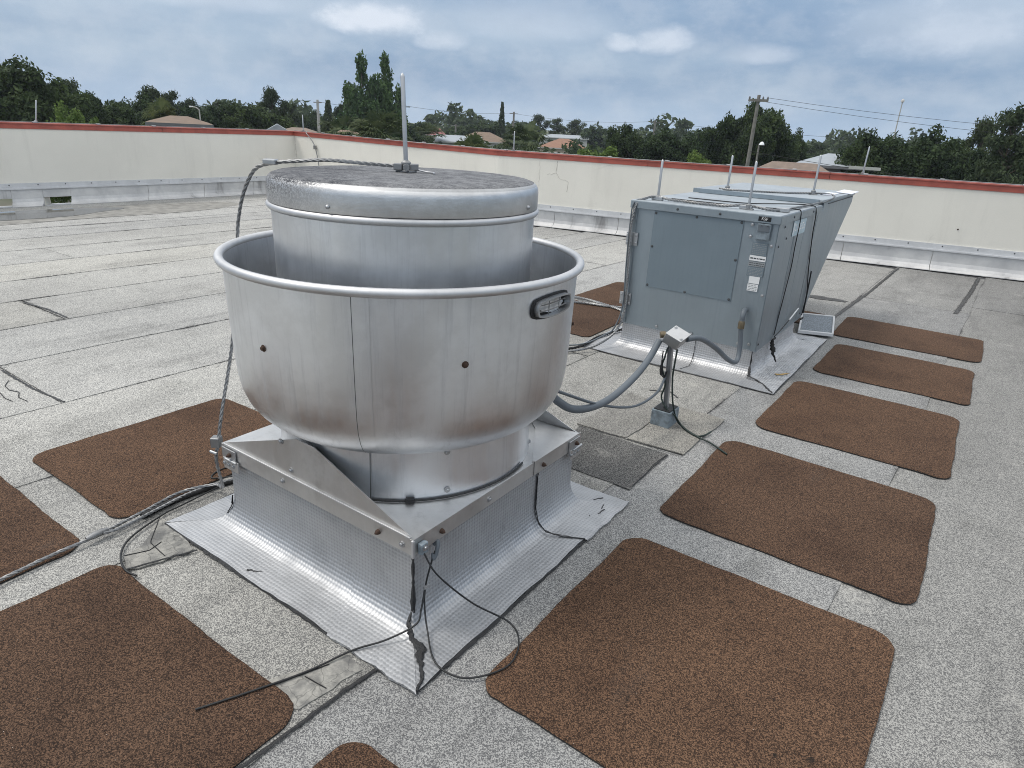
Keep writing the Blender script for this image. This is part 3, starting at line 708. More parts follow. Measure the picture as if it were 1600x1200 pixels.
def pad(x0, x1, y0, y1, label, seed):
    r = random.Random(seed); R = [r.uniform(0.055, 0.10) for _ in range(4)]; P = []
    for k, (cx, cy, a0) in enumerate(((x1, y0, -90), (x1, y1, 0), (x0, y1, 90), (x0, y0, 180))):
        q = R[k]; ccx = cx + (-q if cx == x1 else q); ccy = cy + (-q if cy == y1 else q)
        for i in range(8): a = rad(a0 + 90 * i / 7); P.append((ccx + q * math.cos(a), ccy + q * math.sin(a)))
    Q = []; ph = [r.uniform(0, 6.28) for _ in range(3)]; s = 0
    for (a, b), (c, d) in zip(P, P[1:] + P[:1]):
        L = math.hypot(c - a, d - b); n = max(1, int(L / 0.05))
        for i in range(n):
            t = i / n; x, y = a + (c - a) * t, b + (d - b) * t; s += L / n
            nx, ny = (d - b) / L, -(c - a) / L
            w = 0.004 * math.sin(4 * s + ph[0]) + 0.002 * math.sin(13 * s + ph[1]) + r.uniform(-0.002, 0.002)
            Q.append((x + nx * w, y + ny * w))
    n = len(Q); cx, cy = (x0 + x1) / 2, (y0 + y1) / 2
    def ring(k, z): return [(cx + (x - cx) * k, cy + (y - cy) * k, z) for x, y in Q]
    vs = ring(1.0, 0.0005) + ring(1.0, 0.006) + ring(0.993, 0.009); fs = []
    for j in range(2):
        for i in range(n): fs.append((j * n + i, j * n + (i + 1) % n, (j + 1) * n + (i + 1) % n, (j + 1) * n + i))
    fs.append(tuple(range(2 * n, 3 * n)))
    o = MB().add(vs, fs).build('walkway_pad', 'pad', origin=(cx, cy, 0)); tag(o, label, 'walkway pad', 'brown walkway pads on the roof')
    o.data.materials.append(MAT['tar'])
    for i in range(n): o.data.polygons[i].material_index = 1
for k, p in enumerate(PADS): pad(*p, k + 11)

# ------------------------------------------------------------------ flashed curbs
def curb_panel(parent, ctr, hx, hy, ztop, margin, side, mat, t0=0.0, t1=1.0, lift=0.0, seed=0, crumple=0.0, zc=0.075):
    """one foil flashing panel: upright leg, cant curve and flat skirt. side 0:-Y 1:+X 2:+Y 3:-X"""
    prof = [(0.0, ztop), (0.0, ztop * 0.6 + zc * 0.4), (0.0, zc + 0.07), (0.002, zc + 0.035), (0.010, zc), (0.024, zc * 0.62), (0.045, zc * 0.34), (0.075, zc * 0.2), (0.13, 0.014), (margin, 0.0085), (margin, 0.002)]
    r = random.Random(seed); n = 30; h = (hx, hy, hx, hy)[side]; f = (hy, hx, hy, hx)[side]
    d = [Vector((0, -1, 0)), Vector((1, 0, 0)), Vector((0, 1, 0)), Vector((-1, 0, 0))][side]
    e = [Vector((1, 0, 0)), Vector((0, 1, 0)), Vector((-1, 0, 0)), Vector((0, -1, 0))][side]
    vs = []; uv = []; fs = []; arc = 0; m = n + 1
    for j, (o, z) in enumerate(prof):
        if j: arc += math.hypot(o - prof[j - 1][0], z - prof[j - 1][1])
        for i in range(m):
            s = -1 + 2 * (t0 + (t1 - t0) * i / n); edge = 1 if j == len(prof) - 1 or j == len(prof) - 2 else 0
            oo = o + lift + (r.uniform(-0.002, 0.002) + 0.003 * math.sin(i * 0.6 + seed) if edge else 0)
            x = s * (h + max(o + lift, 0))
            zz = z + lift * 0.5 + (crumple * r.uniform(-1, 1) * (1 if 1 <= j <= 7 else 0.15) if crumple else r.uniform(-0.0005, 0.0005) * (j > 4))
            if edge and j == len(prof) - 2: zz += max(0, r.uniform(-0.004, 0.003))
            if crumple and 1 <= j <= 7: oo += crumple * r.uniform(0, 1.6)
            p = Vector((ctr[0], ctr[1], 0)) + d * (f + oo) + e * x; vs.append((p.x, p.y, zz)); uv.append((x, arc))
    for j in range(len(prof) - 1):
        for i in range(n): fs.append((j * m + i, (j + 1) * m + i, (j + 1) * m + i + 1, j * m + i + 1))
    o = MB().add(vs, fs).build('flashing_panel', mat, parent, smooth=50)
    ul = o.data.uv_layers.new(name='UVMap'); li = np.empty(len(o.data.loops), dtype=np.int32); o.data.loops.foreach_get('vertex_index', li)
    ul.data.foreach_set('uv', np.array(uv)[li].ravel()); return o
FX, FY, FZ = -1.81, 1.865, 0.38
curb = thing('fan_curb', (FX, FY, 0), 'square roof curb wrapped in embossed silver foil under the big fan', 'roof curb')
for s in (0, 2, 3): curb_panel(curb, (FX, FY), 0.52, 0.52, 0.352, 0.205, s, 'foil', seed=s)
curb_panel(curb, (FX, FY), 0.52, 0.52, 0.352, 0.205, 1, 'foil', 0.0, 0.74, seed=1)
curb_panel(curb, (FX, FY), 0.52, 0.52, 0.352, 0.218, 1, 'foil', 0.72, 1.0, 0.004, seed=6)
curb_panel(curb, (FX, FY), 0.52, 0.52, 0.335, 0.212, 0, 'foil', 0.72, 1.0, 0.0035, seed=7)
MB().box(FX - 0.5, FX + 0.5, FY - 0.5, FY + 0.5, 0.0, 0.355).build('curb_frame', 'bitumen', curb)
def mastic(path, w, parent, seed, h=0.004): ribbon(path, w, h, 'mastic_bead', 'tar', parent, seed, 0.008)
cx1, cy1 = FX + 0.524, FY - 0.524
MB().tube(resample([(cx1, cy1, 0.345), (cx1 + .001, cy1, 0.2), (cx1 + .002, cy1 - .002, 0.075)], 0.012), [0.003 + 0.0045 * rng.random() + (0.004 if i > 15 else 0) for i in range(len(resample([(cx1, cy1, 0.345), (cx1 + .001, cy1, 0.2), (cx1 + .002, cy1 - .002, 0.075)], 0.012)))], 6).build('mastic_bead', 'tar', curb)
mastic([(cx1 + 0.0, cy1 - 0.0, 0.080), (cx1 + 0.004, cy1 - 0.03, 0.052), (cx1 + 0.045, cy1 - 0.058, 0.030), (cx1 + 0.10, cy1 - 0.07, 0.021), (cx1 + 0.125, cy1 - 0.10, 0.017), (cx1 + 0.185, cy1 - 0.155, 0.013), (cx1 + 0.205, cy1 - 0.20, 0.011)], [0.010, 0.016, 0.022, 0.034, 0.018, 0.014, 0.010], curb, 3, 0.005)
# dark tar line along the skirt's edges
q = 0.52 + 0.207
def skirt_line(a, b, seed): ribbon([(a[0], a[1], 0.003), ((a[0] + b[0]) / 2 + 0.004, (a[1] + b[1]) / 2, 0.003), (b[0], b[1], 0.003)], [0.010, 0.022, 0.008, 0.018, 0.010], 0.004, 'mastic_bead', 'tar', curb, seed)
skirt_line((FX + q, FY - q), (FX + q, FY + q), 21); skirt_line((FX - q, FY - q), (FX + q, FY - q), 22); skirt_line((FX - q, FY - q), (FX - q, FY + q), 23)
lx = FX - 0.52 + 0.74 * 1.04
ribbon([(FX + 0.5285, FY + 0.228, 0.345), (FX + 0.5285, FY + 0.23, 0.12), (FX + 0.545, FY + 0.228, 0.07), (FX + 0.58, FY + 0.235, 0.030), (FX + 0.65, FY + 0.27, 0.016), (FX + 0.73, FY + 0.325, 0.012)], [0.004, 0.004, 0.006, 0.008, 0.005], 0.003, 'mastic_bead', 'tar', curb, 31, 0.01)
mastic([(FX - 0.525, FY - 0.525, 0.13), (FX - 0.53, FY - 0.53, 0.08), (FX - 0.545, FY - 0.545, 0.045)], [0.006, 0.012, 0.008], curb, 9)
for k, (x, y) in enumerate(((0.63, 0.60), (0.645, 0.55), (0.62, 0.52), (0.67, 0.58), (0.66, 0.49), (0.60, 0.63), (0.68, 0.53))):
    ribbon([(FX + x, FY + y, 0.013), (FX + x + rng.uniform(-.03, .03), FY + y + rng.uniform(0.02, 0.06), 0.013)], 0.010, 0.003, 'mastic_bead', 'tar', curb, 40 + k, 0.008)
for k, (x, y) in enumerate(((-0.16, -0.69), (-0.14, -0.675), (-0.185, -0.70))):
    ribbon([(FX + x, FY + y, 0.010), (FX + x + 0.02, FY + y + 0.012, 0.010)], 0.012, 0.003, 'mastic_bead', 'tar', curb, 50 + k, 0.006)

# ------------------------------------------------------------------ the exhaust fan
fan = thing('exhaust_fan', (FX, FY, FZ), 'big round spun-aluminium upblast exhaust fan on the square curb in the foreground', 'exhaust fan')
C = (FX, FY); H = 0.54
# base cap: flat plate with turned-down skirt
bp = MB()
bp.add([(FX - H, FY - H, FZ), (FX + H, FY - H, FZ), (FX + H, FY + H, FZ), (FX - H, FY + H, FZ)], [(0, 1, 2, 3)])
for a, b in (((-1, -1), (1, -1)), ((1, -1), (1, 1)), ((1, 1), (-1, 1)), ((-1, 1), (-1, -1))):
    vs = [(FX + H * a[0], FY + H * a[1], FZ), (FX + H * b[0], FY + H * b[1], FZ), (FX + H * b[0], FY + H * b[1], FZ - 0.062), (FX + H * a[0], FY + H * a[1], FZ - 0.062)]
    bp.add(vs, [(0, 3, 2, 1)])
o = bp.build('base_plate', 'aluminium_plate', fan)
m = o.modifiers.new('weld', 'WELD'); m.merge_threshold = 0.0005
m = o.modifiers.new('solid', 'SOLIDIFY'); m.thickness = 0.0025
m = o.modifiers.new('bevel', 'BEVEL'); m.width = 0.004; m.segments = 2
base_plate = o
# overlapping corner sheet at the right
ov = MB(); z = FZ + 0.0045
ov.prism([(FX + 0.535, FY + 0.165), (FX + 0.545, FY + 0.175), (FX + 0.5445, FY + 0.53), (FX + 0.30, FY + 0.50), (FX + 0.365, FY + 0.44), (FX + 0.50, FY + 0.22)], FZ + 0.002, z)
ov.box(FX + H + 0.0015, FX + H + 0.0045, FY + 0.172, FY + 0.545, FZ - 0.060, z - 0.001)
ov.build('corner_sheet', 'aluminium_plate', fan)
# upright triangular fins along the two hinge sides, leaning on the throat
def fin(sy):
    y0 = FY + sy * (H - 0.007); y1 = FY + sy * (H - 0.010)
    vs = [(FX - H + 0.012, y0, FZ + 0.003), (FX + H - 0.012, y0, FZ + 0.003), (FX + 0.05, y1, FZ + 0.172), (FX - 0.05, y1, FZ + 0.172)]
    n = len(vs); th = 0.003 * -sy
    vs2 = [(a, b + th, c) for a, b, c in vs]
    f = [(0, 1, 2, 3), (7, 6, 5, 4)] + [(i, i + 4, (i + 1) % 4 + 4, (i + 1) % 4) for i in range(4)]
    if sy > 0: f = [tuple(reversed(q)) for q in f]
    o = MB().add(vs + vs2, f).build('fin', 'aluminium_plate', fan)
    # folded foot of the fin
    yy = sorted((FY + sy * (H - 0.0065), FY + sy * (H + 0.001)))
    MB().box(FX - H + 0.014, FX + H - 0.014, yy[0], yy[1], FZ + 0.001, FZ + 0.0045).build('fin_foot', 'aluminium_bright', fan, bevel=0.001)
    return o
fin(-1); fin(1)
# throat
th = MB().lathe(C, [(0.521, FZ + 0.001), (0.5195, FZ + 0.006), (0.518, FZ + 0.03), (0.512, FZ + 0.16), (0.510, FZ + 0.235)], 128).build('throat', 'aluminium', fan, 40)
# windband bowl: outer skin, rolled rim, inner skin
outer = [(0.50, 0.583), (0.53, 0.582), (0.558, 0.590), (0.583, 0.606), (0.606, 0.629), (0.626, 0.660), (0.641, 0.70), (0.649, 0.745), (0.653, 0.80), (0.657, 0.90), (0.660, 1.0), (0.664, 1.16)]
inner = [(r - 0.0045, z + (0.004 if z < 0.65 else 0)) for r, z in outer]
wb = MB().lathe(C, outer + [(0.6645, 1.172)] + [(0.660, 1.172)] + inner[::-1], 160).build('windband', 'aluminium', fan, 40)
rim = []
for i in range(14):
    a = 2 * math.pi * i / 14; rim.append((0.673 + 0.0155 * math.cos(a), 1.178 + 0.0155 * math.sin(a)))
MB().lathe(C, rim, 160, close=True).build('rim', 'aluminium_bright', wb, 60)
MB().lathe(C, [(0.30, 0.66), (0.62, 0.66)], 96).build('bowl_floor', 'aluminium_plate', fan)
def pol(a, r, z): return (FX + r * math.cos(rad(a)), FY + r * math.sin(rad(a)), z)
def arc_strip(a0, a1, rfun, zs, th=0.0015, n=4):
    mb = MB(); vs = []; fs = []
    for z in zs:
        for i in range(n + 1):
            a = a0 + (a1 - a0) * i / n; vs.append(pol(a, rfun(z) + th, z))
    m = n + 1
    for j in range(len(zs) - 1):
        for i in range(n): fs.append((j * m + i, j * m + i + 1, (j + 1) * m + i + 1, (j + 1) * m + i))
    return mb.add(vs, fs)
def outr(z):
    P = outer
    for (r0, z0), (r1, z1) in zip(P[1:], P[2:]):
        if z0 <= z <= z1: return r0 + (r1 - r0) * (z - z0) / (z1 - z0)
    return 0.664
zs = [0.60, 0.625, 0.655, 0.70, 0.75, 0.8, 0.9, 1.0, 1.1, 1.16]
arc_strip(-60.4, -60.22, outr, zs, 0.0016).build('lap_seam', 'print_dark', wb)
arc_strip(-60.2, -55.6, outr, zs, 0.0013).build('lap_strip', 'aluminium', wb, 40)
arc_strip(-61.0, -60.7, lambda z: 0.5235 - (z - 0.39) * 0.05, [0.39, 0.5, 0.58], 0.001).build('lap_seam', 'print_dark', th)
# inner drum, bead, lid
dr = MB().lathe(C, [(0.478, 0.66), (0.482, 0.95), (0.485, 1.345)], 128).build('inner_drum', 'aluminium', fan, 40)
bead = []
for i in range(12):
    a = 2 * math.pi * i / 12; bead.append((0.489 + 0.0125 * math.cos(a), 1.358 + 0.0125 * math.sin(a)))
MB().lathe(C, bead, 128, close=True).build('bead', 'aluminium_bright', dr, 60)
lid = [(0.484, 1.372), (0.4945, 1.372), (0.4955, 1.378), (0.4955, 1.428), (0.4935, 1.441), (0.488, 1.452), (0.478, 1.4605), (0.462, 1.466), (0.43, 1.469), (0.30, 1.4725), (0.15, 1.4745), (0.001, 1.475)]
ld = MB().lathe(C, lid, 160).build('lid', 'lid_top', fan, 60)
RV = MB().lathe((0, 0), [(0.0075, -0.001), (0.0072, 0.003), (0.005, 0.0062), (0.0003, 0.0078)], 12).mesh('rivet', smooth=70); RV.materials.append(MAT['galvanised'])
for a in (-75, 12, -160, 105): place('screw', RV, ld, pol(a, 0.4955, 1.392), (math.cos(rad(a)), math.sin(rad(a)), 0))
for a in (-90.5, -30, 30, 150, -150): place('rivet', SCREW_DARK, wb, pol(a, 0.6585, 0.942), (math.cos(rad(a)), math.sin(rad(a)), 0))
for a in (-30.5, 30, -90, 90, 150, -150):
    for z, r in ((0.562, 0.513), (0.412, 0.521)):
        if (a == -90 or a == 90) and z < 0.5: continue
        place('screw', SCREW, th, pol(a, r, z), (math.cos(rad(a)), math.sin(rad(a)), 0))
for x, z in ((-0.05, 0.135), (0.0, 0.03)): place('screw', SCREW, fan, (FX + x - 0.09, FY - H + 0.007, FZ + z), (0, -1, 0))
for t in (-0.14, ): place('screw', SCREW, base_plate, (FX + t, FY - H - 0.001, FZ - 0.03), (0, -1, 0))
for t in (0.38,): place('screw', SCREW_CONE, base_plate, (FX + t, FY - H - 0.001, FZ - 0.034), (0, -1, 0))
for t in (-0.40, 0.235): place('screw', SCREW_CONE, base_plate, (FX + H + (0.005 if t > 0 else 0.001), FY + t, FZ - 0.034), (1, 0, 0))
place('screw', SCREW, base_plate, (FX + H + 0.001, FY - 0.13, FZ - 0.034), (1, 0, 0))
place('screw', SCREW, base_plate, (FX + 0.49, FY - H - 0.001, FZ - 0.036), (0, -1, 0))
# oval cable port in the bowl
def oval(a_c, z_c, w, h, tilt, r_off, n=32):
    P = []
    for i in range(n):
        t = 2 * math.pi * i / n; x, y = math.cos(t), math.sin(t)
        k = w - h; px = (k if x > 0 else -k) + h * x if abs(x) > 1e-6 else 0; px = k * max(-1, min(1, x * 1.6)) + h * x; py = h * y
        qx, qy = px * math.cos(tilt) - py * math.sin(tilt), px * math.sin(tilt) + py * math.cos(tilt)
        P.append((qx, qy))
    return P
PA, PZ = 1.5, 1.093
def port_ring(o0, i0, d0, d1, name, mat, par):
    vs = []; fs = []; n = 32
    for (w, h), d in ((o0, d0), (o0, d1), (i0, d1), (i0, d0)):
        for qx, qy in oval(PA, PZ, w, h, 0.0, 0):
            a = PA + math.degrees(qx / 0.66); vs.append(pol(a, 0.662 + d, PZ + qy))
    for j in range(4):
        jj = (j + 1) % 4
        for i in range(n): fs.append((j * n + i, j * n + (i + 1) % n, jj * n + (i + 1) % n, jj * n + i))
    return MB().add(vs, fs).build(name, mat, par, 40)
port = port_ring((0.120, 0.042), (0.108, 0.033), -0.004, 0.006, 'cable_port', 'rubber', fan)
port_ring((0.106, 0.0335), (0.099, 0.0285), -0.006, 0.024, 'port_collar', 'galvanised', port)
vs = [pol(PA + math.degrees(qx / 0.66), 0.6635, PZ + qy) for qx, qy in oval(PA, PZ, 0.1, 0.03, 0, 0)]
MB().add(vs, [tuple(range(32))]).build('port_opening', 'dark_hole', port)
for k, qy in enumerate((-0.010, 0.011)):
    MB().tube([pol(PA + math.degrees(q / 0.66), 0.674, PZ + qy) for q in np.linspace(-0.09, 0.09, 6)], 0.0022, 5).build('port_bar', 'cable_metal', port)
for q in (-0.03, 0.035): MB().tube([pol(PA + math.degrees(q / 0.66), 0.672, PZ - 0.027), pol(PA + math.degrees(q / 0.66), 0.672, PZ + 0.027)], 0.002, 5).build('port_bar', 'cable_metal', port)
# black strap lying round the throat on the plate
P = [pol(a, 0.5265, FZ + 0.006) for a in np.linspace(-62, 14, 40)]
MB().tube(P, 0.0042, 6).build('sealing_cord', 'cable_black', fan, 60)
b = pol(-45.5, 0.531, FZ + 0.01); MB().obox(b, (0.012, 0.010, 0), (-0.006, 0.008, 0), (0, 0, 0.009)).build('cord_clip', 'rubber', fan, bevel=0.002)
# corner brackets and hinge hardware
def bracket(x, y, dx, dy, kind):
    u = Vector((dx, dy, 0)); p = Vector((x, y, 0))
    t = Vector((-dy, dx, 0))
    h = MB().obox((x + dx * 0.006, y + dy * 0.006, FZ - 0.035), t * 0.045, u * 0.003, (0, 0, 0.028)).build('hinge_plate', 'galvanised', fan, bevel=0.001)
    MB().obox((x + dx * 0.008 + t.x * 0.012, y + dy * 0.008 + t.y * 0.012, FZ - 0.075), t * 0.05, u * 0.003, (0, 0, 0.024)).build('hinge_plate', 'aluminium_plate', fan, bevel=0.001)
    for k in (-0.03, 0.0, 0.03): place('screw', SCREW, h, (x + dx * 0.010 + t.x * k, y + dy * 0.010 + t.y * k, FZ - 0.075), u)
    place('screw', SCREW_CONE, h, (x + dx * 0.009 + t.x * 0.01, y + dy * 0.009 + t.y * 0.01, FZ - 0.03), u)
    MB().tube([(x + dx * 0.012 - t.x * 0.02, y + dy * 0.012 - t.y * 0.02, FZ - 0.054), (x + dx * 0.012 + t.x * 0.055, y + dy * 0.012 + t.y * 0.055, FZ - 0.054)], 0.006, 8).build('hinge_pin', 'galvanised', fan, 50)
bracket(FX + H + 0.003, FY + H - 0.055, 1, 0, 0)
bracket(FX - H + 0.06, FY - H, 0, -1, 1)
k = MB().obox((FX + H + 0.012, FY - H + 0.035, FZ - 0.040), (0.010, 0, 0), (0, 0.016, 0), (0, 0, 0.020)).build('corner_latch', 'pitch_pan', fan, bevel=0.003)
place('screw', SCREW, k, (FX + H + 0.022, FY - H + 0.035, FZ - 0.036), (1, 0, 0))
MB().box(FX + H - 0.006, FX + H + 0.004, FY - H - 0.004, FY - H + 0.006, FZ - 0.070, FZ - 0.002).build('corner_cap', 'aluminium_bright', fan, bevel=0.002)

# lightning rod on the lid and its conductor rope
LR = rod_thing((FX, FY, 1.4752), 0.335, (-0.008, -0.006), 'square-footed lightning rod standing in the middle of the round fan lid', 0.0082, 0.035)
for sx in (-1, 1): MB().obox((FX + sx * 0.03 * 0.7, FY + sx * 0.03 * 0.7, 1.494), (0.012, 0.010, 0), (-0.010, 0.012, 0), (0, 0, 0.012)).build('clamp_block', 'cable_metal', LR, bevel=0.003)
MB().lathe((0, 0), [(0.004, -0.004), (0.009, -0.004), (0.009, 0.006), (0.004, 0.006)], 12, close=True)
nut = MB().tube([(FX + 0.020, FY - 0.020, 1.494), (FX + 0.031, FY - 0.031, 1.494)], 0.013, 6).build('clamp_nut', 'cable_metal', LR)
MB().tube(spline([(FX + 0.03, FY + 0.03, 1.485), (FX + 0.06, FY + 0.045, 1.4795), (FX + 0.10, FY + 0.04, 1.4795), (FX + 0.12, FY + 0.02, 1.4795)], 6), 0.003, 6).build('wire_tail', 'aluminium_bright', LR, 60)
ca = thing('conductor_rope', (FX - 0.5, FY - 0.5, 0), 'thick twisted metal rope from the fan lid down over the rim to the left corner', 'cable')
la, lb = -0.719, -0.695
pts = [(FX - 0.01, FY - 0.015, 1.495), (FX - 0.12, FY - 0.10, 1.500), (FX - 0.25, FY - 0.16, 1.503), (FX - 0.36, FY - 0.22, 1.492), (FX - 0.42, FY - 0.27, 1.482),
       (FX - 0.495, FY - 0.30, 1.455), (FX - 0.565, FY - 0.31, 1.365), (FX - 0.605, FY - 0.315, 1.27), (FX - 0.622, FY - 0.318, 1.20), (FX - 0.62, FY - 0.345, 1.0), (FX - 0.60, FY - 0.41, 0.75), (FX - 0.575, FY - 0.50, 0.50), (FX - 0.565, FY - 0.535, 0.385)]
rope(pts, 0.0074, 3, 0.08, 0.007).build('rope', 'cable_metal', ca, 60)
pts2 = [(FX - 0.565, FY - 0.535, 0.385), (FX - 0.575, FY - 0.55, 0.30), (FX - 0.60, FY - 0.53, 0.20), (FX - 0.68, FY - 0.48, 0.09), (-2.62, 1.42, 0.04), (-2.70, 1.30, 0.022), (-2.67, 1.126, 0.022), (-2.63, 0.904, 0.024), (-2.625, 0.74, 0.024), (-2.606, 0.567, 0.024), (-2.58, 0.30, 0.024), (-2.5, -0.1, 0.02)]
rope(pts2, 0.0076, 3, 0.08, 0.008).build('rope', 'cable_metal', ca, 60)
MB().obox((FX - 0.573, FY - 0.54, 0.375), (0.016, 0.010, 0), (-0.010, 0.016, 0), (0, 0, 0.022)).build('rope_clamp', 'cable_metal', ca, bevel=0.004)
MB().tube([(FX - 0.585, FY - 0.565, 0.335), (FX - 0.545, FY - 0.56, 0.335)], 0.006, 8).build('clamp_bolt', 'galvanised', ca)
MB().obox((FX - 0.43, FY - 0.275, 1.486), (0.022, 0.012, 0), (-0.010, 0.016, 0), (0, 0, 0.010)).build('rope_clamp', 'galvanised', ca, bevel=0.004)
sp = MB().tube([(-2.634, 0.955, 0.028), (-2.632, 0.93, 0.03), (-2.630, 0.90, 0.03), (-2.628, 0.87, 0.028)], [0.010, 0.014, 0.014, 0.010], 10).build('rope_splice', 'cable_metal', ca, 40)
rb = thing('conductor_branch', (-2.66, 1.2, 0), 'second twisted metal rope lying beside the fan base, joining the first at a splice', 'cable')
rope([(-2.42, 1.92, 0.02), (-2.60, 1.60, 0.02), (-2.665, 1.36, 0.02), (-2.648, 1.187, 0.02), (-2.617, 1.007, 0.022), (-2.619, 0.93, 0.028)], 0.007, 3, 0.08, 0.008).build('rope', 'cable_metal', rb, 60)
hz = thing('black_hose', (-2.6, 1.5, 0), 'dirty black hose half buried beside the left edge of the fan flashing', 'hose')
MB().tube(spline([(-2.45, 2.0, 0.015), (-2.60, 1.62, 0.012), (-2.655, 1.42, 0.012), (-2.67, 1.24, 0.012), (-2.652, 1.10, 0.012)], 8), 0.013, 8).build('hose', 'rubber', hz, 60)

# thin black wires near the front corner
def wire(pts, r, label, mat='cable_black', name='wire', cat='wire'):
    t = thing(name, pts[0], label, cat); MB().tube(spline(pts, 8), r, 6).build('strand', mat, t, 70); return t
w = wire([(FX + H + 0.02, FY - H + 0.03, 0.325), (-1.20, 1.37, 0.25), (-1.12, 1.46, 0.12), (-1.03, 1.55, 0.03), (-0.958, 1.515, 0.018), (-0.918, 1.424, 0.015), (-0.938, 1.341, 0.015), (-1.009, 1.267, 0.010), (-1.109, 1.257, 0.020), (-1.215, 1.335, 0.040), (-1.262, 1.372, 0.10), (-1.268, 1.385, 0.17), (-1.262, 1.405, 0.25), (-1.262, 1.425, 0.29)], 0.0032, 'thin black wire hanging in a wide loop off the front corner of the fan curb')
MB().obox((-1.264, 1.383, 0.165), (0.004, 0, 0), (0, 0.012, 0), (0, 0, 0.006)).build('cable_tie', 'galvanised', w, bevel=0.001)
w = wire([(-1.267, 1.381, 0.165), (-1.252, 1.345, 0.10), (-1.245, 1.31, 0.062), (-1.295, 1.22, 0.032), (-1.36, 1.128, 0.016), (-1.407, 0.985, 0.010), (-1.465, 0.841, 0.014), (-1.512, 0.743, 0.014), (-1.539, 0.689, 0.014)], 0.0034, 'thin black wire trailing from the curb corner to the lower left pad')
hk = thing('wire_hook', (-1.272, 1.43, 0.28), 'small grey open hook holding the wires on the fan curb side near the front corner', 'hook')
MB().tube(spline([(-1.281, 1.44, 0.30), (-1.268, 1.445, 0.315), (-1.260, 1.435, 0.30), (-1.259, 1.425, 0.275), (-1.262, 1.415, 0.262), (-1.266, 1.42, 0.28)], 6), 0.0075, 8).build('hook', 'conduit_grey', hk, 60)
wire([(-2.62, 1.45, 0.02), (-2.61, 1.25, 0.012), (-2.60, 1.164, 0.012), (-2.536, 0.998, 0.012), (-2.449, 0.915, 0.012), (-2.343, 0.880, 0.012), (-2.275, 0.889, 0.012)], 0.004, 'thin black wire curving on the roof between the cable and the lower left pad')
wire([(-2.66, 1.55, 0.014), (-2.73, 1.47, 0.013), (-2.77, 1.56, 0.013), (-2.68, 1.70, 0.013), (-2.55, 1.80, 0.013)], 0.0035, 'short black wire lying on the pad left of the fan base')

# ------------------------------------------------------------------ air handler cabinet
HX0, HX1, HY0, HY1, HZ0, HZ1 = -2.27, -1.17, 4.82, 6.18, 0.205, 1.15
hc = thing('cabinet_curb', (-1.72, 5.45, 0), 'low silver foil curb under the grey metal cabinet, torn at its right side', 'roof curb')
for s in (0, 2, 3): curb_panel(hc, (-1.72, 5.45), 0.53, 0.62, 0.215, 0.255, s, 'foil_fine', seed=60 + s, zc=0.06)
curb_panel(hc, (-1.72, 5.45), 0.53, 0.62, 0.215, 0.255, 1, 'foil_crumpled', seed=65, crumple=0.010, zc=0.06)
MB().box(-2.23, -1.21, 4.85, 6.05, 0.0, 0.203).build('curb_frame', 'bitumen', hc)
mastic([(-1.188, 4.828, 0.20), (-1.186, 4.824, 0.14), (-1.184, 4.822, 0.08), (-1.172, 4.795, 0.05), (-1.165, 4.755, 0.030), (-1.09, 4.74, 0.018), (-1.03, 4.69, 0.014), (-0.97, 4.61, 0.012), (-0.94, 4.58, 0.011)], [0.012, 0.016, 0.020, 0.026, 0.014, 0.014, 0.020, 0.012], hc, 71)
ribbon([(-1.176, 5.31, 0.205), (-1.155, 5.26, 0.165), (-1.125, 5.20, 0.11), (-1.10, 5.18, 0.075), (-1.08, 5.16, 0.055)], [0.006, 0.034, 0.050, 0.020, 0.004], 0.010, 'tear', 'dark_hole', hc, 72, 0.012)
ribbon([(-1.03, 4.98, 0.020), (-0.99, 5.02, 0.017), (-0.95, 5.10, 0.015)], [0.035, 0.022, 0.006], 0.0015, 'rust_stain', 'rust_stain', hc, 73, 0.012)
ribbon([(-1.62, 4.826, 0.20), (-1.62, 4.824, 0.08), (-1.61, 4.78, 0.032), (-1.60, 4.70, 0.017), (-1.63, 4.60, 0.012)], [0.006, 0.006, 0.004], 0.002, 'mastic_bead', 'tar', hc, 74, 0.012)
qx, qy = 0.53 + 0.257, 0.62 + 0.257
for k, (a, b) in enumerate((((-1.72 - qx, 5.45 - qy), (-1.72 + qx, 5.45 - qy)), ((-1.72 + qx, 5.45 - qy), (-1.72 + qx, 5.45 + qy)))):
    ribbon([(a[0], a[1], 0.003), (b[0], b[1], 0.003)], [0.008, 0.016, 0.008], 0.003, 'mastic_bead', 'tar', hc, 80 + k)
ah = thing('air_handler', (-1.72, 5.5, 0.205), 'blue-grey sheet metal air handler cabinet with a sloped intake hood', 'air handler')
MB().box(HX0, HX1, HY0, HY1, HZ0, HZ1).build('cabinet_body', 'cabinet', ah, bevel=0.004)
# front: framed corner post, access panel, right service strip
MB().box(-2.085, -1.405, HY0 - 0.006, HY0 - 0.0005, 0.535, 1.120).build('access_panel', 'cabinet_panel', ah, bevel=0.002)
MB().box(HX0 + 0.005, HX0 + 0.045, HY0 - 0.007, HY0 - 0.0005, HZ0 + 0.005, HZ1 - 0.03).build('edge_strip', 'cabinet', ah, bevel=0.003)
MB().box(-1.205, HX1 + 0.003, HY0 - 0.0045, HY0 - 0.0004, HZ0 - 0.004, HZ1 - 0.03).build('corner_strip', 'cabinet', ah, bevel=0.002)
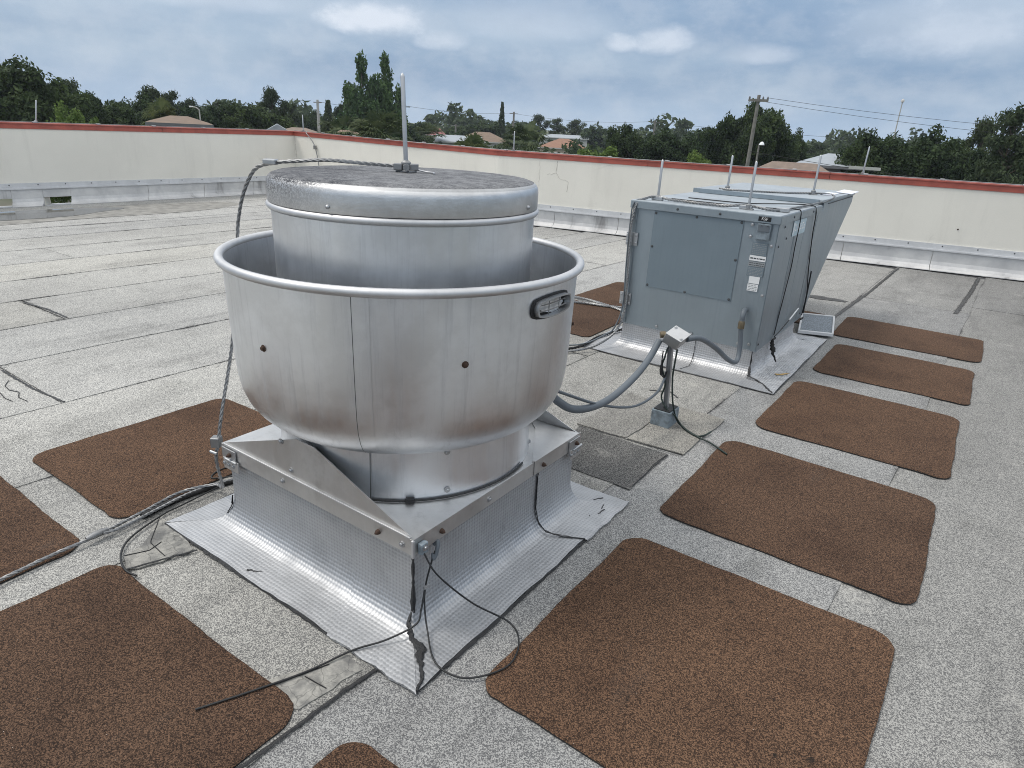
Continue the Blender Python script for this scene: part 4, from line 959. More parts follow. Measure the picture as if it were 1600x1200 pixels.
# side panels: main side and hood side
MB().box(HX1 + 0.0005, HX1 + 0.005, HY0 + 0.008, 5.60, HZ0 - 0.01, HZ1 - 0.02).build('side_panel', 'cabinet', ah, bevel=0.002)
MB().box(HX1 + 0.0005, HX1 + 0.005, 5.604, HY1 - 0.002, HZ0 - 0.01, HZ1 - 0.02).build('side_panel', 'cabinet', ah, bevel=0.002)
for k, y in enumerate((5.30, 5.98)): MB().box(HX1 + 0.0052, HX1 + 0.0075, y, y + 0.012, HZ0 + 0.02, HZ1 - 0.05).build('side_rib', 'cabinet', ah, bevel=0.001)
# top cover with drip edge
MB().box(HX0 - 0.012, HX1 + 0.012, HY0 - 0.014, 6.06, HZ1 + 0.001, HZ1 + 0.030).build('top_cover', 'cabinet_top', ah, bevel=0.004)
MB().box(HX0 - 0.014, HX1 + 0.014, HY0 - 0.017, HY0 - 0.0125, HZ1 - 0.030, HZ1 + 0.024).build('drip_edge', 'cabinet', ah, bevel=0.002)
MB().box(HX1 + 0.0122, HX1 + 0.0165, HY0 - 0.012, 6.06, HZ1 - 0.032, HZ1 + 0.024).build('drip_edge', 'cabinet', ah, bevel=0.002)
# sloped intake hood
hood = MB(); yb, yt = 6.185, 7.50; zt = 1.195
prof = [(HY1 + 0.002, HZ0 + 0.01), (HY1 + 0.03, HZ0 + 0.005), (yt, zt - 0.07), (yt, zt), (HY1 + 0.002, zt)]
vs = [(HX0 + 0.004, y, z) for y, z in prof] + [(HX1 - 0.0, y, z) for y, z in prof]; n = len(prof)
hood.add(vs, [tuple(range(n)), tuple(range(2 * n - 1, n - 1, -1))] + [(i, i + n, (i + 1) % n + n, (i + 1) % n) for i in range(n)])
hd = hood.build('intake_hood', 'cabinet', ah, bevel=0.003)
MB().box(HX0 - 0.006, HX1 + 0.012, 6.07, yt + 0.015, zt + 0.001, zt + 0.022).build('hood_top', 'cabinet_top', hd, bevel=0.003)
MB().box(HX0 - 0.006, HX1 - 0.02, 6.062, 6.069, HZ1 + 0.032, zt + 0.024).build('hood_upstand', 'cabinet', hd, bevel=0.001)
MB().obox((HX1 + 0.004, 6.9, zt - 0.018), (0.003, 0, 0), (0, 0.55, 0.004), (0, 0, 0.003)).build('hood_seam', 'print_dark', hd)
# loose white sheet on the hood
MB().obox((-1.20, 7.33, zt + 0.030), (0.07, 0, -0.004), (0, 0.20, 0.002), (0, 0, 0.002)).build('hood_sheet', 'paper', hd)
MB().obox((-1.27, 6.86, zt + 0.027), (0.05, 0, -0.002), (0, 0.18, 0.0), (0, 0, 0.002)).build('hood_sheet', 'paper', hd)
# screws
for x, z in ((-2.07, 1.10), (-1.42, 1.105), (-2.07, 0.85), (-1.42, 0.84), (-2.07, 0.55), (-1.42, 0.55), (-1.76, 0.545), (-1.75, 1.105)): place('screw', SCREW_BLACK, ah, (x, HY0 - 0.006, z), (0, -1, 0))
for x, z in ((-1.90, HZ1 - 0.004), (-1.58, HZ1 - 0.003)): place('screw', SCREW_BLACK, ah, (x, HY0 - 0.017, z), (0, -1, 0))
for x, z in ((-1.345, 1.10), (-1.345, 1.02), (-1.192, 0.97), (-1.19, 0.62), (-1.22, 0.25), (-1.30, 0.24), (-1.66, 0.235), (-1.95, 0.235), (-2.25, 0.28), (-2.25, 0.65), (-2.25, 1.06)): place('screw', SCREW, ah, (x, HY0 - 0.0055, z), (0, -1, 0))
for y, z in ((4.98, 1.09), (5.08, 1.0), (4.90, 0.96), (4.86, 0.25), (5.55, 0.23), (6.1, 0.25)): place('screw', SCREW_BLACK, ah, (HX1 + 0.005, y, z), (1, 0, 0))
for y in (5.15, 5.75): place('screw', SCREW_BLACK, ah, (HX1 + 0.0166, y, HZ1 - 0.002), (1, 0, 0))
# hinges on the left edge
for z in (0.885, 0.41):
    h = MB().box(-2.292, -2.195, HY0 - 0.013, HY0 - 0.0085, z - 0.05, z + 0.05).build('door_hinge', 'galvanised', ah, bevel=0.002)
    MB().tube([(-2.245, HY0 - 0.017, z - 0.052), (-2.245, HY0 - 0.017, z + 0.052)], 0.006, 8).build('hinge_pin', 'galvanised', h, 60)
    for dx in (-0.035, 0.035):
        for dz in (-0.03, 0.03): place('screw', SCREW, h, (-2.244 + dx, HY0 - 0.013, z + dz), (0, -1, 0))
# outlet cover, name plate, stickers
oc = MB().box(-1.305, -1.212, HY0 - 0.026, HY0 - 0.0045, 1.005, 1.115).build('outlet_cover', 'pitch_pan', ah, bevel=0.004)
MB().box(-1.298, -1.219, HY0 - 0.029, HY0 - 0.0262, 1.062, 1.108).build('cover_flap', 'conduit_grey', oc, bevel=0.002)
for x in (-1.28, -1.238): MB().box(x, x + 0.008, HY0 - 0.032, HY0 - 0.0292, 1.10, 1.106).build('flap_hinge', 'print_dark', oc)
kp = MB().box(-1.308, -1.222, HY0 - 0.0195, HY0 - 0.0173, HZ1 - 0.018, HZ1 + 0.012).build('name_plate', 'label_black', ah, bevel=0.0005)
def text(body, size, loc, right, up, mat, parent, name='lettering'):
    cu = bpy.data.curves.new('lettering', 'FONT'); cu.body = body; cu.size = size; cu.extrude = 0.0004; cu.align_x = 'CENTER'; cu.align_y = 'CENTER'; cu.resolution_u = 3
    to = bpy.data.objects.new('tmp', cu); COL.objects.link(to); dg = bpy.context.evaluated_depsgraph_get()
    me = bpy.data.meshes.new_from_object(to.evaluated_get(dg)); bpy.data.objects.remove(to)
    r, u = Vector(right).normalized(), Vector(up).normalized(); n = r.cross(u)
    M4 = Matrix((r, u, n)).transposed().to_4x4(); me.transform(Matrix.Translation(Vector(loc) - org(parent)) @ M4)
    me.materials.clear(); me.materials.append(MAT[mat]); return link(name, me, parent)
text('KSF', 0.028, (-1.265, HY0 - 0.0202, HZ1 - 0.003), (1, 0, 0), (0, 0, 1), 'label_white', kp)
def sticker(x0, x1, z0, z1, mat, rows, pm, k=0, y=HY0 - 0.0052):
    s = MB().box(x0, x1, y - 0.0012, y, z0, z1).build('sticker', mat, ah)
    r = random.Random(k); mb = MB(); h = (z1 - z0) / (rows * 2 + 1)
    for i in range(rows):
        z = z1 - h * (1 + 2 * i) - h; x = x0 + 0.006
        while x < x1 - 0.012:
            L = min(r.uniform(0.006, 0.020), x1 - 0.006 - x); mb.box(x, x + L, y - 0.0018, y - 0.00125, z, z + h * 0.75); x += L + 0.004
    o = mb.build('print', pm, s); return s
sticker(-1.322, -1.215, 0.895, 0.985, 'cabinet_panel', 7, 'label_silver', 1)
sticker(-1.325, -1.212, 0.855, 0.892, 'label_white', 1, 'print_dark', 2)
sticker(-1.325, -1.212, 0.815, 0.850, 'label_silver', 2, 'print_dark', 3)
sticker(-1.325, -1.212, 0.745, 0.812, 'cabinet_panel', 6, 'label_silver', 4)
s = MB().box(-1.302, -1.228, HY0 - 0.0064, HY0 - 0.0052, 0.695, 0.745).build('sticker', 'label_white', ah)
sticker(-1.305, -1.231, 0.640, 0.690, 'label_white', 4, 'label_silver', 5)
bs = MB().box(HX1 + 0.0078, HX1 + 0.0092, 5.215, 5.60, 1.00, 1.112).build('sticker', 'label_blue', ah)
mb = MB(); X = HX1 + 0.0093
mb.box(X, X + 0.0006, 5.225, 5.24, 1.015, 1.10).box(X, X + 0.0006, 5.25, 5.262, 1.02, 1.095)
for k, y in enumerate((5.285, 5.335, 5.385, 5.435, 5.485, 5.535)):
    mb.box(X, X + 0.0006, y, y + 0.008, 1.035, 1.085).box(X, X + 0.0006, y + 0.0085, y + 0.034, 1.076 - 0.02 * (k % 2), 1.085 - 0.02 * (k % 2)).box(X, X + 0.0006, y + 0.0085, y + 0.034, 1.035, 1.044)
    if k % 2: mb.box(X, X + 0.0006, y + 0.0265, y + 0.034, 1.045, 1.064)
mb.build('print', 'label_white', bs)
# conduit elbow into the front
el = thing('power_conduit', (-1.27, 4.7, 0.15), 'grey flexible conduit sagging from the junction box to the elbow on the cabinet front', 'conduit')
MB().tube(spline([(-1.285, 3.66, 0.535), (-1.262, 3.74, 0.530), (-1.258, 3.9, 0.482), (-1.261, 4.2, 0.352), (-1.262, 4.45, 0.225), (-1.250, 4.60, 0.158), (-1.247, 4.68, 0.150), (-1.252, 4.72, 0.190), (-1.262, 4.735, 0.28), (-1.275, 4.735, 0.385)], 8), 0.0175, 12).build('flexible_hose', 'conduit_grey', el, 60)
MB().lathe((-1.276, 4.735), [(0.018, 0.375), (0.024, 0.376), (0.024, 0.42), (0.021, 0.43), (0.0185, 0.435)], 8).build('connector_nut', 'brass', el, 30)
MB().tube(spline([(-1.276, 4.735, 0.425), (-1.278, 4.737, 0.465), (-1.281, 4.755, 0.492), (-1.284, 4.785, 0.497), (-1.285, 4.814, 0.497)], 6), 0.019, 12).build('elbow', 'conduit_grey', el, 60)
# junction box on a post
jb = thing('junction_post', (-1.32, 3.60, 0), 'grey metal junction box on a tilted strut post standing in a pitch pan', 'junction box')
pp = MB().box(-1.385, -1.265, 3.52, 3.665, 0.004, 0.105).build('pitch_pan', 'pitch_pan', jb, bevel=0.004)
MB().box(-1.377, -1.273, 3.528, 3.657, 0.1052, 0.112).build('pan_filler', 'tar', jb, bevel=0.003)
MB().obox((-1.335, 3.595, 0.30), (0.014, 0.0, 0.001), (0, 0.005, 0), (-0.012, 0.0, 0.20)).build('post', 'galvanised', jb, bevel=0.002)
for s in (-1, 1): MB().obox((-1.335 + s * 0.0125, 3.585, 0.30), (0.002, 0, 0), (0, 0.010, 0), (-0.012, 0.0, 0.20)).build('post_flange', 'galvanised', jb, bevel=0.001)
JC = Vector((-1.330, 3.605, 0.545))
U, V, W = Vector((0.046, 0.004, -0.018)), Vector((0.004, 0.062, 0.010)), Vector((0.014, -0.008, 0.030))
bx = MB().obox(JC, U, V, W).build('junction_box', 'galvanised', jb, bevel=0.004)
MB().obox(JC + W * 1.05, U * 1.04, V * 1.04, W * 0.05).build('box_lid', 'aluminium_plate', jb, bevel=0.002)
for a in (-0.8, 0.8): place('screw', SCREW, bx, JC + W * 1.11 + U * a - V * 0.8 * a, W)
cb = JC - U * 1.0 - V * 0.3 - W * 0.3
MB().tube([cb, cb - U * 0.35, cb - U * 0.75 - Vector((0, 0.01, 0.01))], [0.022, 0.022, 0.02], 10).build('connector', 'brass', jb, 40)
fc = thing('fan_conduit', (-1.42, 2.6, 0.4), 'grey flexible conduit hanging from under the fan bowl up to the junction box', 'conduit')
MB().tube(spline([(-1.50, 2.18, 0.64), (-1.43, 2.35, 0.56), (-1.421, 2.45, 0.478), (-1.422, 2.6, 0.390), (-1.421, 2.8, 0.336), (-1.414, 3.0, 0.328), (-1.411, 3.25, 0.370), (-1.413, 3.43, 0.430), (-1.412, 3.56, 0.520)], 8), 0.0195, 12).build('flexible_hose', 'conduit_grey', fc, 60)
wire([(-1.45, 2.35, 0.58), (-1.419, 2.5, 0.502), (-1.417, 2.9, 0.316), (-1.367, 3.2, 0.227), (-1.344, 3.45, 0.236), (-1.345, 3.56, 0.308), (-1.35, 3.57, 0.34)], 0.0075, 'thin grey cable drooping below the fan conduit to the post', 'conduit_grey', 'grey_cable', 'cable')
wire([(-1.356, 3.565, 0.49), (-1.362, 3.555, 0.43), (-1.372, 3.56, 0.37), (-1.338, 3.56, 0.265), (-1.348, 3.555, 0.18), (-1.300, 3.55, 0.115), (-1.255, 3.56, 0.09), (-1.204, 3.587, 0.02), (-1.082, 3.519, 0.014), (-0.995, 3.494, 0.012), (-0.868, 3.405, 0.016)], 0.0055, 'dark green wire wound down the post, ending on the second pad', 'cable_green')
wire([(-1.300, 3.575, 0.49), (-1.298, 3.56, 0.40), (-1.296, 3.555, 0.31), (-1.272, 3.56, 0.155), (-1.236, 3.60, 0.03), (-1.106, 3.531, 0.012), (-1.06, 3.57, 0.012), (-1.045, 3.65, 0.012)], 0.0055, 'dark green wire hanging straight from the junction box, hooked end on the roof', 'cable_green')
MB().tube(spline([(-1.375, 3.55, 0.47), (-1.372, 3.545, 0.40), (-1.368, 3.55, 0.33), (-1.345, 3.55, 0.31), (-1.335, 3.55, 0.35)], 6), [0.004] * 8 + [0.010] * 6 + [0.005] * 11, 6).build('tape_strip', 'rubber', jb, 60)
# ropes on the cabinet
ZT = HZ1 + 0.03
r1 = rod_thing((-2.13, 4.95, ZT), 0.30, (0.0, 0.0), 'lightning rod on the cabinet roof, front left', 0.0095, 0.035)
r2 = rod_thing((-1.44, 4.98, ZT), 0.335, (0.0, 0.0), 'lightning rod on the cabinet roof, front right', 0.0095, 0.035)
r3 = rod_thing((-1.99, 6.14, zt + 0.022), 0.30, (0.0, 0.0), 'lightning rod on the far hood top, back left', 0.0095, 0.035)
r4 = rod_thing((-1.36, 6.60, zt + 0.022), 0.34, (0.0, 0.0), 'lightning rod on the far hood top, back right', 0.0095, 0.035)
ro = thing('cabinet_rope', (-2.2, 4.8, 0), 'twisted metal rope along the cabinet roof front and down its left edge to the roof', 'cable')
rope([(-1.20, 5.08, ZT + 0.012), (-1.30, 5.03, ZT + 0.012), (-1.46, 4.985, ZT + 0.028), (-1.62, 4.96, ZT + 0.012), (-1.80, 4.95, ZT + 0.012), (-2.0, 4.945, ZT + 0.014), (-2.13, 4.94, ZT + 0.028), (-2.19, 4.88, ZT + 0.016), (-2.235, 4.80, ZT - 0.03), (-2.246, 4.782, 1.02), (-2.245, 4.782, 0.85), (-2.225, 4.783, 0.5), (-2.226, 4.783, 0.289), (-2.27, 4.74, 0.13), (-2.33, 4.56, 0.05), (-2.42, 4.40, 0.024), (-2.56, 4.24, 0.02), (-2.9, 4.1, 0.02)], 0.011, 3, 0.075, 0.010, 5).build('rope', 'cable_metal', ro, 60)
for x, y in ((-1.46, 4.985), (-2.13, 4.945), (-1.22, 5.07)): MB().obox((x, y, ZT + 0.016), (0.045, 0, 0), (0, 0.018, 0), (0, 0, 0.014)).build('rope_clamp', 'galvanised', ro, bevel=0.004)
wire([(-2.20, 4.90, ZT + 0.01), (-2.255, 4.802, ZT - 0.02), (-2.262, 4.785, 1.0), (-2.257, 4.785, 0.7), (-2.247, 4.785, 0.35), (-2.285, 4.75, 0.16), (-2.36, 4.75, 0.09), (-2.45, 4.60, 0.03), (-2.56, 4.46, 0.02), (-2.8, 4.3, 0.02)], 0.006, 'second thinner cable running beside the rope down the left cabinet edge', 'conduit_grey', 'grey_cable', 'cable')
wire([(-2.10, 5.15, ZT + 0.006), (-1.9, 5.14, ZT + 0.006), (-1.6, 5.16, ZT + 0.006), (-1.35, 5.22, ZT + 0.006), (-1.19, 5.30, ZT + 0.010), (-1.152, 5.335, HZ1), (-1.155, 5.36, 0.9), (-1.157, 5.38, 0.74), (-1.157, 5.30, 0.40), (-1.157, 5.262, 0.235)], 0.0042, 'thin black wire over the cabinet roof and down its right side, nearer one')
wire([(-2.05, 5.38, ZT + 0.006), (-1.6, 5.42, ZT + 0.006), (-1.35, 5.58, ZT + 0.016), (-1.19, 5.76, ZT + 0.012), (-1.152, 5.83, HZ1 - 0.0), (-1.155, 5.90, 0.95), (-1.157, 6.04, 0.652), (-1.157, 6.18, 0.42), (-1.157, 6.165, 0.22)], 0.0042, 'thin black wire over the cabinet roof and down its right side, farther one')
rope([(-2.06, 6.12, zt + 0.035), (-1.9, 6.14, zt + 0.032), (-1.7, 6.30, zt + 0.030), (-1.5, 6.48, zt + 0.030), (-1.36, 6.60, zt + 0.036), (-1.24, 6.75, zt + 0.030), (-1.17, 6.55, zt + 0.02), (-1.165, 6.2, ZT + 0.02), (-1.20, 5.7, ZT + 0.012), (-1.22, 5.3, ZT + 0.012), (-1.21, 5.1, ZT + 0.012)], 0.009, 3, 0.075, 0.012, 5).build('rope', 'cable_metal', ro, 60)
for k, (x, y, z) in enumerate(((-1.150, 5.262, 0.215), (-1.150, 6.16, 0.20))):
    e = thing('wire_clip', (x, y, z), ('black wire clip at the torn foot of the cabinet side', 'black wire clip at the far foot of the cabinet side')[k], 'clip')
    MB().obox((x + 0.006, y - 0.03, z), (0.006, 0, 0), (0, 0.04, 0), (0, 0, 0.008)).build('clip_body', 'rubber', e, bevel=0.003)
w = wire([(-1.150, 5.262, 0.225), (-1.146, 5.40, 0.245), (-1.140, 5.62, 0.29)], 0.004, 'short stiff black wire with a white end sticking out of the cabinet foot')
MB().tube([(-1.140, 5.62, 0.29), (-1.135, 5.85, 0.345)], 0.0055, 6).build('white_sleeve', 'label_white', w, 60)
wire([(-1.150, 6.14, 0.62), (-1.149, 6.155, 0.45), (-1.149, 6.17, 0.24)], 0.006, 'short dark cable on the far end of the cabinet side', 'cable_black')
# ropes on the roof left of the cabinet
for k, (P, l) in enumerate((([(-3.9, 6.05, 0.02), (-3.37, 5.967, 0.022), (-3.1, 5.938, 0.022), (-2.761, 5.83, 0.024), (-2.5, 5.75, 0.03)], 'metal rope on the roof left of the cabinet, upper one over the pads'),
                            ([(-3.8, 5.66, 0.02), (-3.255, 5.774, 0.022), (-3.011, 5.835, 0.022), (-2.80, 5.90, 0.024), (-2.5, 6.0, 0.03)], 'metal rope on the roof left of the cabinet, lower one crossing the other'))):
    e = thing('roof_rope', P[1], l, 'cable'); rope(P, 0.014, 3, 0.10, 0.014, 5).build('rope', 'cable_metal', e, 60)
e = thing('roof_rope', (-2.5, 4.85, 0), 'dark metal rope lying on the left skirt of the cabinet curb', 'cable')
rope([(-2.70, 4.12, 0.02), (-2.46, 4.45, 0.024), (-2.47, 4.85, 0.024), (-2.42, 5.15, 0.03), (-2.35, 5.5, 0.05)], 0.012, 3, 0.10, 0.014, 5).build('rope', 'rubber', e, 60)
# dusty filter frame lying under the hood
fl = thing('air_filter', (-1.07, 6.6, 0.05), 'dusty framed air filter lying under the intake hood by the pads', 'air filter')
u, v, w_ = Vector((0.142, 0.05, 0.002)), Vector((-0.045, 0.235, 0.03)), Vector((0, 0, 0.014))
c0 = Vector((-1.09, 6.60, 0.062))
MB().obox(c0, u * 0.90, v * 0.92, w_ * 0.5).build('filter_mesh', 'mesh_dust', fl)
for a, b, U_, V_ in ((0, 0.96, u, v * 0.045), (0, -0.96, u, v * 0.045), (0.95, 0, u * 0.055, v), (-0.95, 0, u * 0.055, v)):
    MB().obox(c0 + u * a + v * b, U_, V_, w_).build('frame_bar', 'counter_flashing', fl, bevel=0.002)
for s in (-1, 1): MB().obox(c0 + u * 0.6 * s - Vector((0, 0, 0.033)), u * 0.08, v * 0.6, (0, 0, 0.018)).build('bearer', 'rubber', fl)

# ------------------------------------------------------------------ beyond the parapet: houses
def house(x, y, w, d, ridge, eave, roofm, wallm, label, hip=True, rot=None, gable_face=False):
    base = Vector((x, y, -5.5)); t = thing('house', base, label, 'house', 'houses beyond the parapet')
    a = math.atan2(y, x) + math.pi / 2 if rot is None else rot
    t.rotation_euler = (0, 0, a - math.pi)
    def bld(mb, name, mat, par=t):
        me = mb.mesh(name); me.materials.append(MAT[mat]); o = link(name, me, par); return o
    W, D = w / 2, d / 2; ov = 0.45
    wl = bld(MB().box(-W, W, -D, D, 0, eave), 'wall', wallm)
    e = eave + 0.02
    if gable_face: vs = [(-W - ov, -D - ov, e), (W + ov, -D - ov, e), (W + ov, D + ov, e), (-W - ov, D + ov, e), (0, -D - ov, ridge), (0, D + ov, ridge)]; fs = [(0, 4, 5, 3), (4, 1, 2, 5), (0, 1, 4), (2, 3, 5), (3, 2, 1, 0)]
    else:
        k = min(W, D) * (0.9 if hip else -0.0); hx = W + ov - (k if hip else 0)
        vs = [(-W - ov, -D - ov, e), (W + ov, -D - ov, e), (W + ov, D + ov, e), (-W - ov, D + ov, e), (-hx, 0, ridge), (hx, 0, ridge)]
        fs = [(0, 1, 5, 4), (1, 2, 5), (2, 3, 4, 5), (3, 0, 4), (3, 2, 1, 0)]
    rf = bld(MB().add(vs, fs), 'roof', roofm)
    bld(MB().box(-W - ov, W + ov, -D - ov - 0.03, -D - ov, e - 0.2, e - 0.005), 'fascia', 'house_white' if wallm != 'house_grey' else 'house_grey', rf)
    for i in range(max(2, int(w / 3))):
        cx = -W + (i + 0.5) * w / max(2, int(w / 3))
        wi = bld(MB().box(cx - 0.6, cx + 0.6, -D - 0.06, -D - 0.005, 0.9, 2.2), 'window', 'house_white')
        bld(MB().box(cx - 0.52, cx + 0.52, -D - 0.075, -D - 0.062, 0.98, 2.12), 'pane', 'glass_dark', wi)
    return t, bld, rf
def at(az_x, az_y, D):
    k = D / math.hypot(az_x, az_y); return az_x * k, az_y * k
def H_(ax, ay, D, w, rz, drop, *a, d=9, **k):
    x, y = at(ax, ay, D); return house(x, y, w, d, rz, rz - drop, *a, **k)
H_(-65.4, 36.7, 62, 3.6, 6.7, 0.5, 'roof_tan', 'house_grey', 'tan-roofed dark grey house between the trees at left behind the street lamp')
H_(-54.4, 25.3, 105, 5.5, 5.9, 1.2, 'roof_grey', 'house_grey', 'low grey roof just showing over the left coping below the trees')
H_(-72.8, 53.0, 78, 2.6, 6.3, 1.0, 'roof_metal', 'house_white', 'small pale gabled house left of the parapet corner', gable_face=True)
H_(-59.4, 45.8, 76, 4.2, 6.05, 0.6, 'roof_brown', 'house_white', 'flat brown-roofed white house just above the parapet corner')
H_(-33.8, 29.7, 85, 6.0, 5.9, 1.5, 'roof_tan', 'house_cream', 'tan roof over the coping left of the fan rod below the palms')
H_(-83.6, 86.1, 170, 4.2, 6.3, 1.6, 'roof_red', 'house_white', 'small red-roofed house just right of the fan rod among trees')
H_(-73.2, 82.1, 150, 3.4, 6.3, 1.4, 'roof_red', 'house_white', 'narrow pink-red house right of the fan rod by dark palms')
H_(-51.3, 61.4, 115, 6.5, 5.5, 0.9, 'roof_metal', 'house_white', 'pale metal-roofed house left of the tan hip roof behind the fan lid', hip=False)
H_(-58.4, 74.9, 140, 10.0, 6.0, 1.7, 'roof_tan', 'house_white', 'tan hip-roofed white house above the right half of the fan lid')
H_(-67.7, 111.0, 190, 12.5, 6.0, 0.8, 'roof_metal', 'house_white', 'long pale metal roof behind the terracotta roof right of the fan', hip=False)
H_(-49.4, 81.1, 135, 8.6, 5.6, 1.6, 'roof_terracotta', 'house_cream', 'terracotta-roofed house right of the fan behind a palm')
H_(-13.9, 58.4, 56, 7.6, 5.75, 1.5, 'roof_brown', 'house_cream', 'wide brown shingle roof behind the cabinet rods', d=6)
H_(-14.6, 78.3, 64, 5.0, 6.42, 0.85, 'roof_metal', 'house_grey', 'pale grey roofed house with dark eaves right of the wooden pole')
H_(-24.8, 86.5, 120, 4.0, 5.4, 0.9, 'roof_grey', 'house_white', 'small pale building glimpsed through the trees left of the wooden pole')

# ------------------------------------------------------------------ trees
def leaves(centres, radii, per, size, seed, flat=1.0, shell=0.55, droop=0.0):
    r = np.random.default_rng(seed); C_ = np.repeat(np.array(centres, float), per, 0); R_ = np.repeat(np.array(radii, float), per)
    n = len(C_); d = r.normal(size=(n, 3)); d /= np.linalg.norm(d, axis=1)[:, None]
    k = (shell + (1 - shell) * r.random(n)) ** 0.8 * R_; off = d * k[:, None]; off[:, 2] *= flat; P = C_ + off
    nn = d * 0.6 + r.normal(size=(n, 3)) * 0.7; nn[:, 2] += 0.35; nn /= np.linalg.norm(nn, axis=1)[:, None]
    a = np.cross(nn, r.normal(size=(n, 3))); a /= np.linalg.norm(a, axis=1)[:, None]; b = np.cross(nn, a)
    s = size * (0.6 + 0.8 * r.random(n)); a *= (s * 0.9)[:, None]; b *= (s * 0.5)[:, None]
    V = np.empty((n, 4, 3)); V[:, 0] = P - a; V[:, 1] = P - b * 0.9 + a * 0.1; V[:, 2] = P + a; V[:, 3] = P + b * 0.9 + a * 0.1
    return V.reshape(-1, 3)
def quad_mesh(name, V, mat):
    n = len(V) // 4; me = bpy.data.meshes.new(name); me.vertices.add(len(V)); me.vertices.foreach_set('co', V.astype(np.float32).ravel())
    me.loops.add(4 * n); me.loops.foreach_set('vertex_index', np.arange(4 * n, dtype=np.int32))
    me.polygons.add(n); me.polygons.foreach_set('loop_start', np.arange(0, 4 * n, 4, dtype=np.int32)); me.polygons.foreach_set('loop_total', np.full(n, 4, np.int32))
    me.update(); me.validate(); me.materials.append(MAT[mat]); return me
def limb_mesh(name, segs, mat):
    mb = MB()
    for pts, r0, r1 in segs:
        P = spline(pts, 4); mb.tube(P, [r0 + (r1 - r0) * i / (len(P) - 1) for i in range(len(P))], 7)
    me = mb.mesh(name, smooth=60); me.materials.append(MAT[mat]); return me
PROTO = {}
def proto_oak(key, seed, mat='leaf_oak', n=44, low=0.30, airy=0.0):       # unit: height 10, width 10
    r = random.Random(seed); C_ = []; R_ = []; lobes = []
    for i in range(8):
        a = i * 2.4 + r.uniform(-0.4, 0.4); q = r.uniform(1.4, 3.0); lobes.append((q * math.cos(a), q * math.sin(a), r.uniform(low * 10 + 1.4, 7.5 - q * 0.2), r.uniform(1.4, 2.1)))
    lobes.append((0.8, 0.4, 7.1, 1.9)); lobes.append((-1.1, -0.6, 7.0, 1.8))
    for i in range(n):
        l = lobes[i % len(lobes)]; d = Vector((r.gauss(0, 1), r.gauss(0, 1), r.gauss(0, 0.8))).normalized() * l[3] * r.uniform(0.25, 0.85)
        m_ = 1.0 if r.random() > 0.32 else r.uniform(0.2, 0.7)
        p = (l[0] * m_ + d.x, l[1] * m_ + d.y, max(low * 10, min(9.4, 5.6 + (l[2] - 5.6) * m_ + d.z))); C_.append(p); R_.append(r.uniform(0.5, 1.05))
    V = leaves(C_, R_, 260, 0.18, seed, shell=0.25)
    segs = [([(0, 0, 0), (0.1, 0.05, 1.5), (0, 0.1, 3.2)], 0.34, 0.24)]
    for l in lobes: segs.append(([(0, 0.1, 2.6), (l[0] * 0.45, l[1] * 0.45, (2.9 + l[2]) / 2), (l[0], l[1], l[2])], 0.17, 0.04))
    PROTO[key] = (quad_mesh('crown', V, mat), limb_mesh('trunk', segs, 'bark'), 10.0, 10.0)
def proto_pine(key, seed):
    r = random.Random(seed); C_ = []; R_ = []; segs = [([(0, 0, 0), (0.12, 0, 4), (0.0, 0.1, 9.3)], 0.2, 0.05)]
    for i in range(34):
        z = r.uniform(4.8, 9.4); a = r.uniform(0, 6.28); q = r.uniform(0.3, 3.2) * (1.0 if z < 8.2 else 0.4)
        p = (q * math.cos(a), q * math.sin(a), z); C_.append(p); R_.append(r.uniform(0.7, 1.35)); segs.append(([(0, 0.05, z - 0.9), (p[0] * 0.5, p[1] * 0.5, z - 0.5), p], 0.06, 0.02))
    V = leaves(C_, R_, 190, 0.19, seed, flat=0.55, shell=0.15)
    PROTO[key] = (quad_mesh('crown', V, 'leaf_pine'), limb_mesh('trunk', segs, 'bark'), 10.0, 10.0)
def proto_column(key, seed):
    r = random.Random(seed); C_ = []; R_ = []; segs = [([(0, 0, 0), (0, 0, 5), (0, 0, 9.6)], 0.22, 0.03)]
    lead = [(0, 0, 10.0, 1.0), (1.7, 0.6, 8.2, 0.9), (-2.0, -0.5, 7.6, 0.9), (-3.1, 0.8, 6.6, 0.8), (0.6, -2.0, 7.4, 0.8), (2.8, -0.6, 6.2, 0.8)]
    for lx_, ly_, top, k in lead:
        for i in range(9):
            t = i / 8; z = 1.6 + (top - 2.2) * t; w_ = (1 - t) ** 0.6 * 1.6 + 0.75
            C_.append((lx_ * (0.35 + 0.65 * t) + r.uniform(-1, 1) * w_ * 0.6, ly_ * (0.35 + 0.65 * t) + r.uniform(-1, 1) * w_ * 0.6, z)); R_.append(w_ * r.uniform(0.55, 0.9))
        C_.append((lx_, ly_, top - 0.5)); R_.append(0.75)
        segs.append(([(0, 0, 1.5), (lx_ * 0.5, ly_ * 0.5, 3.2), (lx_, ly_, top - 0.6)], 0.12, 0.02))
    V = leaves(C_, R_, 240, 0.24, seed, flat=1.25, shell=0.3)
    PROTO[key] = (quad_mesh('crown', V, 'leaf_column'), limb_mesh('trunk', segs, 'bark'), 10.0, 6.6)
